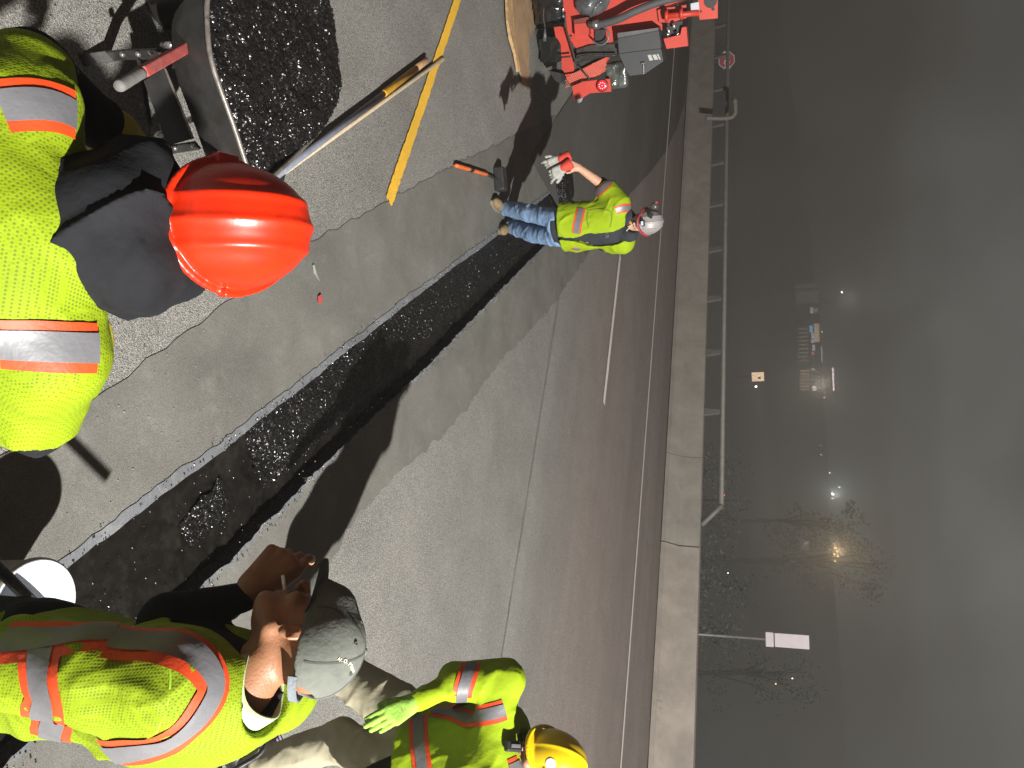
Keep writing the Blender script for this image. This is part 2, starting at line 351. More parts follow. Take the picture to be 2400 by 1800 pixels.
# header strips beside the trench
SL = rough_line([(-400, 1340), (250, 915), (500, 730), (719, 570), (824, 519), (925, 461), (1052, 393), (1164, 339), (1330, 255)], .06, .02)
def offset(L, d):
    out = []
    for i, p in enumerate(L):
        q = (L[min(i + 1, len(L) - 1)] - L[max(i - 1, 0)]).normalized(); out.append(p + Vector((-q.y, q.x, 0)) * d)
    return out
sheet('header_strip', SL + [G(1500, 330)] + [G(1440, 440)] + LE[::-1], [], .005, m_head)
SR = rough_line([(1471, 468), (1370, 607), (1298, 712), (1229, 787), (1178, 838), (1102, 943), (1037, 1019), (960, 1084), (860, 1180), (760, 1330), (560, 1560), (200, 1900)], .05, .032)
sheet('header_strip', RE[::-1] + SR[::-1], [], .0075, m_head)
# darker resurfaced wedge in the far left lanes
dk = [G(1475, 455), G(1522, 405), G(1562, 352), G(1585, 300), G(1604, 240), G(1612, 120), G(1615, -60)]
sheet('dark_patch', [G(1240, 370), G(1371, 600)] + dk + [G(1560, -700), G(1345, -700), G(1352, 200)], [], .011, m_dark)
# pale cement smears along the cut
def band(L, w0, w1, i0, i1, name, m, z):
    A = L[i0:i1]; B = [p + (q - p) * (0.8 + .3 * mnoise.noise(p * 1.6 + Vector((0, 0, 3))) + .22 * mnoise.noise(p * 14)) for p, q in zip(A, offset(L, w1)[i0:i1])]
    sheet(name, A + B[::-1], [], z, m)
nL = len(LE)
band(LE, 0, .062, 6, nL - 14, 'cement_smear', m_dust, .0095)
band(RE, 0, -.032, 14, len(RE) - 30, 'cement_smear', m_dust, .0115)
# painted lines
m_yel = ground_mat('yellow_paint', (.62, .36, .03), grain=.12, gs=200, bump=.4, blot=.12)
m_whi = ground_mat('white_paint', (.62, .57, .54), grain=.08, gs=200, bump=.3, blot=.08)
def painted(name, w, width, s0, s1, m, z=.013, worn=None, label=None):
    n = int((s1 - s0) / .045); A = []; B = []
    for i in range(n + 1):
        s = s0 + (s1 - s0) * i / n; j = .006
        A.append(RW(s, w - width / 2 + rng.uniform(-j, j))); B.append(RW(s, w + width / 2 + rng.uniform(-j, j)))
    o = sheet(name, A + B[::-1], [], z, m, label=label); return o
sy = sw(G(905, 465))[0]; wy = (sw(G(905, 465))[1] + sw(G(1075, 0))[1]) / 2
painted('yellow_line', 3.42, .10, -14, sy - .55, m_yel)
# worn tail of the yellow line: flakes
bm = bmesh.new()
for i in range(900):
    s = sy - .57 + .57 * i / 900
    for k in range(3):
        if rng.random() < .6 - .3 * (i / 900) + .35 * mnoise.noise(Vector((s * 14, k, 0))):
            ww = 3.42 + rng.uniform(-.05, .045); l = rng.uniform(.004, .013); wd = rng.uniform(.004, .012)
            zz_ = .0118 + .0022 * rng.random()
            bm.faces.new([bm.verts.new(RW(s + a * l + rng.uniform(-.004, .004), ww + b * wd, zz_)) for a, b in ((-1, -1), (1, -.7), (1.1, .8), (-.8, 1))])
o = from_bm('worn_yellow_paint', bm, m_yel); o['kind'] = 'structure'
s0 = sw(G(1451, 594))[0]; s1 = sw(G(1413, 944))[0]
painted('lane_dash', 10.15, .13, s0, s1, m_whi)
painted('edge_line', 13.73, .11, -50, 40, m_whi)

# ------------------------------------------------------------------ parapet with rail
m_conc = ground_mat('parapet_concrete', (.25, .23, .20), grain=.1, gs=90, bump=.35, dust=.15, blot=.18)
m_conc2 = ground_mat('newer_concrete', (.27, .238, .205), grain=.08, gs=90, bump=.3, dust=.12, blot=.2)
m_gal = mat('galvanised', (.30, .285, .26), rough=.5, metal=.5, var=.2, vs_=9, bump=.1)
sB = sw(G(1540, 1245))[0]
pw = empty('parapet_wall', RW(sB - 5, W0), 'long grey concrete bridge parapet carrying a metal rail along the far side of the road', 'parapet')
def parapet(s0, s1, prof, m, name, parent, joints=True):
    n = 1; v = []; f = []; k = len(prof)
    xs = np.linspace(s0, s1, max(2, int((s1 - s0) / 1.5)))
    for s in xs:
        for w, z in prof: v.append(RW(s, W0 + w + .006 * mnoise.noise(Vector((s * .7, w * 5, z * 3))), z))
    for i in range(len(xs) - 1):
        for j in range(k - 1): f.append((i * k + j, (i + 1) * k + j, (i + 1) * k + j + 1, i * k + j + 1))
    f.append(tuple(range(k))[::-1]); f.append(tuple((len(xs) - 1) * k + j for j in range(k)))
    return pydata(name, v, f, m, parent)
prof = [(0, -.1), (0, .09), (.02, .10), (.16, .33), (.2, .37), (.26, .81), (.28, .83), (.52, .83), (.54, .81), (.54, -1.2)]
segs = [(-75, -52), (-52, -33.0), (-33.0, sw(G(1621, 572))[0]), (sw(G(1621, 572))[0], sw(G(1560, 1060))[0]), (sw(G(1560, 1060))[0], sB)]
for a, b in segs: parapet(a + .008, b - .008, prof, m_conc, 'wall_panel', pw)
railz = 1.28
m_rail = mat('rail_metal', (.15, .142, .128), rough=.6, metal=.2, var=.15)
sE = sw(G(1690, 1180, railz))[0]
bm = bmesh.new(); 
tube(bm, [RW(-75, W0 + .4, railz), RW(sE, W0 + .4, railz)], .058, 14); from_bm('rail_tube', bm, m_rail, pw, True)
bm = bmesh.new(); tube(bm, [RW(sE - .02, W0 + .4, railz), RW(sE + .02, W0 + .4, railz - .01), RW(sE + .5, W0 + .4, .84)], [.058, .06, .055], 14); from_bm('rail_end', bm, m_rail, pw, True)
post_y = [75, 277, 345, 430, 521, 626, 736, 855, 984, 1129]
ps = [sw(G(1700, y, 1.05))[0] for y in post_y]
step_ = (ps[-1] - ps[0])
print('posts', [round(p, 2) for p in ps])
postm = None
s = -10.3
while s > -70:
    bm = bmesh.new(); prism(bm, [(-.10, .83), (.10, .83), (.07, 1.0), (.05, 1.22), (-.05, 1.22), (-.07, 1.0)], .09, Matrix((RD, Vector((0, 0, 1)), -RN)).transposed(), RW(s, W0 + .46))
    p_ = from_bm('rail_post', bm, m_rail, pw)
    s -= 1.82
pe = empty('end_wall', RW(sB + 4, W0), 'plain concrete wall without a rail at the right end of the parapet, beyond the open joint', 'wall')
prof2 = [(-.03, -.1), (-.03, .1), (.0, .12), (.2, .38), (.25, .80), (.27, .83), (.55, .83), (.57, .81), (.57, -1.2)]
parapet(sB + .03, 50, prof2, m_conc2, 'wall_panel', pe)
# dirt line and weeds at the foot of the wall
m_dirt = ground_mat('gutter_dirt', (.055, .046, .038), grain=.5, gs=120, bump=.8)
A = []; B = []
for i in range(400):
    s = -45 + i * .22; A.append(RW(s, W0 - .05 - .22 * abs(mnoise.noise(Vector((s * .8, 1, 0)))))); B.append(RW(s, W0 + .05))
sheet('paving_seam', seam_a + seam_b[::-1], [], .0125, m_dark)
sheet('gutter_dirt', A + B[::-1], [], .016, m_dirt)
# ------------------------------------------------------------------ signed-distance modelling for people and cloth
def V3(p): return np.array([float(p[0]), float(p[1]), float(p[2])], np.float32)
class Field:
    def __init__(s, lo, hi, h):
        s.h = h; s.lo = V3(lo); n = np.ceil((V3(hi) - s.lo) / h).astype(int) + 1
        s.ax = [s.lo[i] + np.arange(n[i], dtype=np.float32) * h for i in range(3)]; s.n = n
        s.F = np.full(tuple(n), .3, np.float32)
    def sub(s, lo, hi):
        sl = []
        for i in range(3):
            a = int(np.floor((lo[i] - s.lo[i]) / s.h)); b = int(np.ceil((hi[i] - s.lo[i]) / s.h)) + 1
            a = max(0, a); b = min(s.n[i], b)
            if b <= a: return None, None
            sl.append(slice(a, b))
        X, Y, Z = np.meshgrid(s.ax[0][sl[0]], s.ax[1][sl[1]], s.ax[2][sl[2]], indexing='ij', copy=False)
        return tuple(sl), (X, Y, Z)
    def comb(s, sl, d, k, op):
        F = s.F[sl]
        if op == 'u':
            if k > 0:
                h = np.clip(.5 + .5 * (F - d) / k, 0, 1); s.F[sl] = F * (1 - h) + d * h - k * h * (1 - h)
            else: s.F[sl] = np.minimum(F, d)
        elif op == 's':
            d = -d
            if k > 0:
                h = np.clip(.5 - .5 * (F - d) / k, 0, 1); s.F[sl] = F * (1 - h) + d * h + k * h * (1 - h)
            else: s.F[sl] = np.maximum(F, d)
    def cone(s, a, b, ra, rb=None, k=.01, op='u', sc=None, R=None):
        """tapered capsule; with R (columns axes) and sc (3 scales) the cross-section is flattened"""
        rb = ra if rb is None else rb; a = V3(a); b = V3(b); m = max(ra, rb) * (max(sc) if sc else 1) + k + .03
        sl, g = s.sub(np.minimum(a, b) - m, np.maximum(a, b) + m)
        if sl is None: return
        X, Y, Z = g; px, py, pz = X - a[0], Y - a[1], Z - a[2]; d = b - a
        if R is not None:
            R_ = np.array(R, np.float32)
            q = [(px * R_[0, i] + py * R_[1, i] + pz * R_[2, i]) / sc[i] for i in range(3)]
            d = (d @ R_) / np.array(sc, np.float32); px, py, pz = q
        L = float(d @ d) + 1e-9; t = np.clip((px * d[0] + py * d[1] + pz * d[2]) / L, 0, 1)
        D_ = np.sqrt((px - t * d[0]) ** 2 + (py - t * d[1]) ** 2 + (pz - t * d[2]) ** 2) - (ra + (rb - ra) * t)
        s.comb(sl, D_.astype(np.float32), k, op)
    def ell(s, c, r, R=None, k=.01, op='u'):
        c = V3(c); r = V3(r); m = float(max(r)) + k + .03; sl, g = s.sub(c - m, c + m)
        if sl is None: return
        X, Y, Z = g; p = [X - c[0], Y - c[1], Z - c[2]]
        if R is not None:
            R_ = np.array(R, np.float32); p = [p[0] * R_[0, i] + p[1] * R_[1, i] + p[2] * R_[2, i] for i in range(3)]
        k0 = np.sqrt(sum((p[i] / r[i]) ** 2 for i in range(3))); k1 = np.sqrt(sum((p[i] / r[i] ** 2) ** 2 for i in range(3))) + 1e-6
        s.comb(sl, (k0 * (k0 - 1) / k1).astype(np.float32), k, op)
    def box(s, c, hs, R=None, r=.01, k=.005, op='u'):
        c = V3(c); hs = V3(hs); m = float(np.linalg.norm(hs)) + k + .03; sl, g = s.sub(c - m, c + m)
        if sl is None: return
        X, Y, Z = g; p = [X - c[0], Y - c[1], Z - c[2]]
        if R is not None:
            R_ = np.array(R, np.float32); p = [p[0] * R_[0, i] + p[1] * R_[1, i] + p[2] * R_[2, i] for i in range(3)]
        q = [np.abs(p[i]) - hs[i] + r for i in range(3)]
        D_ = np.sqrt(sum(np.maximum(x, 0) ** 2 for x in q)) + np.minimum(np.maximum(np.maximum(q[0], q[1]), q[2]), 0) - r
        s.comb(sl, D_.astype(np.float32), k, op)
    def grid(s): return np.meshgrid(*s.ax, indexing='ij', copy=False)
    def cut(s, p, n, k=.0, where=None):
        """remove what lies on the n side of the plane through p"""
        X, Y, Z = s.grid(); d = (X - p[0]) * n[0] + (Y - p[1]) * n[1] + (Z - p[2]) * n[2]
        if where is not None: d = np.where(where(X, Y, Z), d, -1)
        s.F = np.maximum(s.F, d.astype(np.float32))
    def wrinkle(s, amp, freq, dirv=(0, 0, 1), warp=1.0, seed=0, where=None):
        X, Y, Z = s.grid(); d = Vector(dirv).normalized()
        a = seed * 1.7
        w1 = np.sin(X * freq * .43 + a) + np.sin(Y * freq * .37 + 1.3 * a + 2) + np.sin(Z * freq * .31 + 2.1 * a + 4)
        w2 = np.sin(X * freq * .9 + Z * freq * .5 + 3 + a) + np.sin(Y * freq * .8 - Z * freq * .6 + a)
        ph = (X * d.x + Y * d.y + Z * d.z) * freq + warp * (w1 + .5 * w2)
        r = 1 - np.abs(np.sin(ph * .5)); m = .5 + .5 * np.sin(w1 * 1.3 + w2)
        v = amp * (r ** 2 * m - .25)
        if where is not None: v = v * where(X, Y, Z)
        s.F = (s.F - v).astype(np.float32)
    def mesh(s, name, m, parent=None, relax=2, smooth=True):
        F = s.F; n = F.shape; neg = F < 0
        sg = sum(neg[i:n[0] - 1 + i, j:n[1] - 1 + j, k:n[2] - 1 + k].astype(np.int8) for i in (0, 1) for j in (0, 1) for k in (0, 1))
        act = (sg > 0) & (sg < 8); ci = np.argwhere(act); idm = -np.ones(act.shape, np.int32); idm[act] = np.arange(len(ci))
        cor = [(i, j, k) for i in (0, 1) for j in (0, 1) for k in (0, 1)]
        val = {c: F[ci[:, 0] + c[0], ci[:, 1] + c[1], ci[:, 2] + c[2]] for c in cor}
        acc = np.zeros((len(ci), 3)); cnt = np.zeros(len(ci))
        for a in cor:
            for ax in range(3):
                if a[ax]: continue
                b = list(a); b[ax] = 1; b = tuple(b); va, vb = val[a], val[b]; cr_ = (va < 0) != (vb < 0)
                t = np.where(cr_, va / np.where(cr_, va - vb, 1), 0); p = np.array([a] * len(ci), float); p[:, ax] += t
                acc[cr_] += p[cr_]; cnt[cr_] += 1
        Vt = (ci + acc / cnt[:, None]) * s.h + s.lo
        faces = []
        for ax in range(3):
            o1, o2 = [(1, 2), (2, 0), (0, 1)][ax]
            sl0 = [slice(1, n[i] - 1) for i in range(3)]; sl0[ax] = slice(0, n[ax] - 1); sl1 = list(sl0); sl1[ax] = slice(1, n[ax])
            A = neg[tuple(sl0)]; B = neg[tuple(sl1)]; e = np.argwhere(A != B)
            if not len(e): continue
            base = e.copy(); 
            for i in range(3):
                if i != ax: base[:, i] += 1
            fl = A[tuple(e.T)]
            def cell(d1, d2):
                q = base.copy(); q[:, o1] -= d1; q[:, o2] -= d2; return idm[tuple(q.T)]
            q = np.stack([cell(1, 1), cell(0, 1), cell(0, 0), cell(1, 0)], 1)
            q[~fl] = q[~fl][:, ::-1]; faces.append(q)
        Fc = np.concatenate(faces); Fc = Fc[(Fc >= 0).all(1)]
        for _ in range(relax):                                        # light relaxation
            acc = np.zeros_like(Vt); cnt = np.zeros(len(Vt))
            for i in range(4):
                a, b = Fc[:, i], Fc[:, (i + 1) % 4]; np.add.at(acc, a, Vt[b]); np.add.at(cnt, a, 1)
            Vt = Vt * .5 + .5 * acc / np.maximum(cnt, 1)[:, None]
        return fast_mesh(name, Vt, Fc, m, parent, smooth)
def bvh_of(o):
    me = o.data; return BVHTree.FromPolygons([v.co.copy() for v in me.vertices], [tuple(p.vertices) for p in me.polygons])
def cast(bv, px, py):                       # px,py in the 2212-wide reading of the photograph
    d = ray(px * K, py * K).normalized(); h = bv.ray_cast(CO, d); return h[0]
def ribbon(name, bv, pts, width, off, m, parent, step=.012, across=6, n_fix=None):
    """a strip of tape lying on a cloth surface along guide points"""
    g = [Vector(p) for p in pts if p is not None]
    if len(g) < 2: return None
    C = curve_pts(g, 14); L = [C[0]]
    for p in C[1:]:
        if (p - L[-1]).length > step: L.append(p)
    C = [bv.find_nearest(p) for p in L]; pos = [c[0] for c in C]; nor = []
    for i in range(len(C)):
        n = Vector((0, 0, 0))
        for j in range(max(0, i - 3), min(len(C), i + 4)): n += C[j][1]
        nor.append(n.normalized())
    rows = []
    for i, p in enumerate(pos):
        t = (pos[min(i + 2, len(pos) - 1)] - pos[max(i - 2, 0)]).normalized(); n = nor[i]; s_ = n.cross(t).normalized(); row = []
        for j in range(across + 1):
            q = p + s_ * width * (j / across - .5); h = bv.ray_cast(q + n * .045, -n, .12)
            if h[0] is None:
                h = bv.find_nearest(q)
            row.append((h[0], h[1] if h[1].dot(n) > 0 else n))
        rows.append(row)
    v = []; f = []; w = across + 1
    for row in rows:
        for j, (p, n) in enumerate(row): v.append(p + n * off)
    A = np.array([tuple(x) for x in v]).reshape(len(rows), w, 3)
    for _ in range(2):
        B = A.copy(); B[1:-1] = .25 * A[:-2] + .5 * A[1:-1] + .25 * A[2:]; A = B
        B = A.copy(); B[:, 1:-1] = .25 * A[:, :-2] + .5 * A[:, 1:-1] + .25 * A[:, 2:]; A = B
    for i in range(len(rows) - 1):
        for j in range(across): f.append((i * w + j, (i + 1) * w + j, (i + 1) * w + j + 1, i * w + j + 1))
    return pydata(name, A.reshape(-1, 3), f, m, parent, True)
def tape(bv, pts, parent, w=.086, ws=.048, off=.004, m_o=None, m_s=None):
    a = ribbon('safety_tape', bv, pts, w, off, m_o or m_orange, parent)
    if a is None: return
    b = ribbon('reflective_strip', bv, pts, ws, off + .003, m_s or m_silver, a)
def frame3(F, up=(0, 0, 1)):
    """columns: left, forward, up"""
    F = Vector(F).normalized(); U = Vector(up); U = (U - F * U.dot(F)).normalized(); L = U.cross(F)
    L = -F.cross(U) if False else L
    return Matrix((L, F, U)).transposed()
def head_prims(fd, C, R, s=1.0, eyes=True, neck=True, neckdir=(0, -.35, -1)):
    """C head centre, R columns = (left, forward, up)"""
    C = Vector(C); T = lambda x, y, z: C + R @ (Vector((x, y, z)) * s)
    e = lambda c, r, k=.012, op='u': fd.ell(T(*c), [q * s for q in r], R, k, op)
    c = lambda a, b, ra, rb, k=.01, op='u': fd.cone(T(*a), T(*b), ra * s, rb * s, k, op)
    e((0, -.015, .035), (.077, .096, .083)); e((0, .03, -.025), (.062, .064, .088), .03)
    e((0, .045, -.078), (.046, .045, .035), .025); e((0, .078, -.102), (.020, .018, .017), .02)
    for q in (-1, 1):
        c((q * .058, .0, -.06), (q * .036, .06, -.093), .017, .014, .03)      # jaw
        e((q * .046, .066, -.025), (.02, .02, .016), .02)                       # cheekbone
        e((q * .032, .1, .006), (.02, .016, .013), .012, 's')                    # socket
        if eyes: e((q * .032, .079, .004), (.0135, .0125, .0125), .002)
        c((q * .012, .098, .021), (q * .048, .084, .024), .0075, .006, .012)      # brow
        e((q * .077, -.010, -.010), (.009, .017, .029), .006)                  # ear
        e((q * .087, -.004, -.008), (.006, .009, .016), .004, 's')
        c((q * .076, -.022, .008), (q * .084, -.026, -.012), .005, .005, .004)
    c((0, .094, .012), (0, .120, -.026), .0075, .0125, .010)                       # nose
    e((-.011, .110, -.033), (.009, .010, .008), .006); e((.011, .110, -.033), (.009, .010, .008), .006)
    c((-.02, .092, -.054), (.02, .092, -.054), .0065, .0065, .008); c((-.017, .090, -.067), (.017, .090, -.067), .0075, .0075, .008)
    e((0, .104, -.0605), (.024, .012, .0018), .003, 's')
    if neck:
        nd = Vector(neckdir).normalized() * .17; a = Vector((0, -.025, -.055)); b = a + nd
        fd.cone(T(*a), T(*b), .057 * s, .062 * s, .03)
        for q in (-1, 1): c((q * .05, -.02, -.05), (q * .015, b.y + .05, b.z), .015, .014, .02)
def hand_prims(fd, Wr, Y, Zd, side=1, curl=(20, 25, 30, 35), thumb=(0, 0), s=1.0, rad=1.0, spread=4, k=.004):
    """Wr wrist, Y towards the fingers, Zd dorsal direction, side=+1 thumb on local +x. Curls in degrees per joint."""
    Y = Vector(Y).normalized(); Z = Vector(Zd); Z = (Z - Y * Z.dot(Y)).normalized(); X = Y.cross(Z) * side
    Wr = Vector(Wr); T = lambda x, y, z: Wr + (X * x + Y * y + Z * z) * s
    bx = (.030, .011, -.010, -.030); by = (.088, .092, .087, .077); Ls = ((.044, .026, .021), (.048, .030, .022), (.044, .028, .021), (.034, .021, .018))
    rr = (.0092, .0095, .0090, .0080)
    for i in range(4):
        fd.cone(T(bx[i] * .55, .0, 0), T(bx[i], by[i], .002), .0155 * s * rad, .0118 * s * rad, .014)
        p = T(bx[i], by[i], 0); a = 0; dirx = math.radians((1.5 - i) * spread)
        cs = curl[i] if isinstance(curl[i], (tuple, list)) else (curl[i], curl[i] * 1.1, curl[i] * .7)
        for j in range(3):
            a += math.radians(cs[j]); d = (Y * math.cos(a) - Z * math.sin(a)) * math.cos(dirx) + X * math.sin(dirx)
            q = p + d * Ls[i][j] * s; fd.cone(p, q, rr[i] * (1 - .08 * j) * s * rad, rr[i] * (.92 - .09 * j) * s * rad, k); p = q
    fd.cone(T(.012, .015, -.008), T(.034, .045, -.012), .0165 * s * rad, .0135 * s * rad, .014)      # thumb ball
    p = T(.036, .045, -.012); a = math.radians(38 - thumb[0]); b = math.radians(thumb[1])
    for j, l in enumerate((.034, .028)):
        d = X * math.sin(a) * math.cos(b) + Y * math.cos(a) * math.cos(b) - Z * math.sin(b); q = p + d * l * s
        fd.cone(p, q, (.0115 - .001 * j) * s * rad, (.0102 - .0012 * j) * s * rad, k); p = q; a -= math.radians(18); b += math.radians(8)
def bbox(pts, m): 
    A = np.array([tuple(p) for p in pts]); return A.min(0) - m, A.max(0) + m
def join_meshes(name, obs, parent):
    """several meshes of one material into one object"""
    v = []; f = []; o0 = 0
    for o in obs:
        v += [tuple(x.co) for x in o.data.vertices]; f += [tuple(i + o0 for i in p.vertices) for p in o.data.polygons]; o0 = len(v)
    m = obs[0].data.materials[0]
    for o in obs: bpy.data.objects.remove(o)
    return pydata(name, v, f, m, parent, True)

# cloth and skin materials
def mesh_cloth(name, col, pitch=.0076, hole=.6, trans=.25):
    """knitted safety mesh: rows of small dark holes"""
    m = bpy.data.materials.new(name); m.use_nodes = True; t = m.node_tree; b = t.nodes['Principled BSDF']; L = t.links.new
    b.inputs['Roughness'].default_value = .75; b.inputs['Specular IOR Level'].default_value = .2
    tc = N_(t, 'ShaderNodeTexCoord'); sp = N_(t, 'ShaderNodeSeparateXYZ'); L(tc.outputs['Object'], sp.inputs[0])
    def M(op, a, b_=None, v=None):
        n = N_(t, 'ShaderNodeMath', operation=op)
        if hasattr(a, 'links'): L(a, n.inputs[0])
        else: n.inputs[0].default_value = a
        if b_ is not None:
            if hasattr(b_, 'links'): L(b_, n.inputs[1])
            else: n.inputs[1].default_value = b_
        return n.outputs[0]
    k = 2 * math.pi / pitch
    ax = [M('SINE', M('MULTIPLY', M('ADD', M('ADD', M('MULTIPLY', sp.outputs[0], q[0]), M('MULTIPLY', sp.outputs[1], q[1])), M('MULTIPLY', sp.outputs[2], q[2])), k)) for q in ((.76, .45, .46), (-.60, .75, .26), (-.23, -.48, .85))]
    pr = M('ADD', M('ADD', M('MULTIPLY', ax[0], ax[1]), M('MULTIPLY', ax[1], ax[2])), M('MULTIPLY', ax[2], ax[0]))
    hole_ = N_(t, 'ShaderNodeMapRange'); L(pr, hole_.inputs[0]); hole_.inputs[1].default_value = .5; hole_.inputs[2].default_value = 1.1; hole_.inputs[3].default_value = 0; hole_.inputs[4].default_value = hole
    n = N_(t, 'ShaderNodeTexNoise', i_Scale=5.0, i_Detail=5.0); L(tc.outputs['Object'], n.inputs['Vector'])
    mr = N_(t, 'ShaderNodeMapRange'); L(n.outputs['Fac'], mr.inputs[0]); mr.inputs[1].default_value = .3; mr.inputs[2].default_value = .7; mr.inputs[3].default_value = .82; mr.inputs[4].default_value = 1.08
    sc = N_(t, 'ShaderNodeVectorMath', operation='SCALE'); sc.inputs[0].default_value = col; L(mr.outputs[0], sc.inputs['Scale'])
    mx_ = N_(t, 'ShaderNodeMixRGB'); L(hole_.outputs[0], mx_.inputs[0]); L(sc.outputs[0], mx_.inputs[1]); mx_.inputs[2].default_value = (.05, .07, .01, 1)
    L(mx_.outputs[0], b.inputs['Base Color'])
    bn = N_(t, 'ShaderNodeTexNoise', i_Scale=22.0, i_Detail=4.0, i_Distortion=.8); L(tc.outputs['Object'], bn.inputs['Vector'])
    bu = N_(t, 'ShaderNodeBump', i_Strength=.35, i_Distance=.01); L(bn.outputs['Fac'], bu.inputs['Height'])
    b2 = N_(t, 'ShaderNodeBump', i_Strength=.12, i_Distance=.002); b2.invert = True; L(pr, b2.inputs['Height']); L(bu.outputs[0], b2.inputs['Normal']); L(b2.outputs[0], b.inputs['Normal'])
    return m
m_hiviz = mesh_cloth('lime_mesh_cloth', (.175, .245, .003))
m_hiviz2 = mat('lime_cloth', (.20, .285, .004), rough=.8, var=.1, vs_=7, bump=.35, bs=26, spec=.2)
m_orange = mat('orange_tape', (.52, .042, .004), rough=.6, var=.07, vs_=10, bump=.15, bs=60)
m_silver = mat('silver_tape', (.135, .135, .145), rough=.45, var=.12, vs_=9, bump=.22, bs=26, metal=.25)
m_black = mat('black_cloth', (.010, .010, .012), rough=.9, var=.3, vs_=8, bump=.3, bs=30, spec=.15)
m_char = mat('charcoal_cloth', (.022, .025, .030), rough=.9, var=.15, vs_=8, bump=.3, bs=30, spec=.2)
def skin_mat(name, col, stub=0.0):
    m = mat(name, col, rough=.5, var=.12, vs_=30, bump=.16, bs=170, spec=.4)
    m.node_tree.nodes['Principled BSDF'].inputs['Subsurface Weight'].default_value = .12
    m.node_tree.nodes['Principled BSDF'].inputs['Subsurface Radius'].default_value = (.02, .006, .003)
    return m
m_skinB = skin_mat('tan_skin', (.25, .115, .06)); m_skinC = skin_mat('warm_skin', (.34, .17, .11)); m_skinD = skin_mat('fair_skin', (.42, .23, .155))
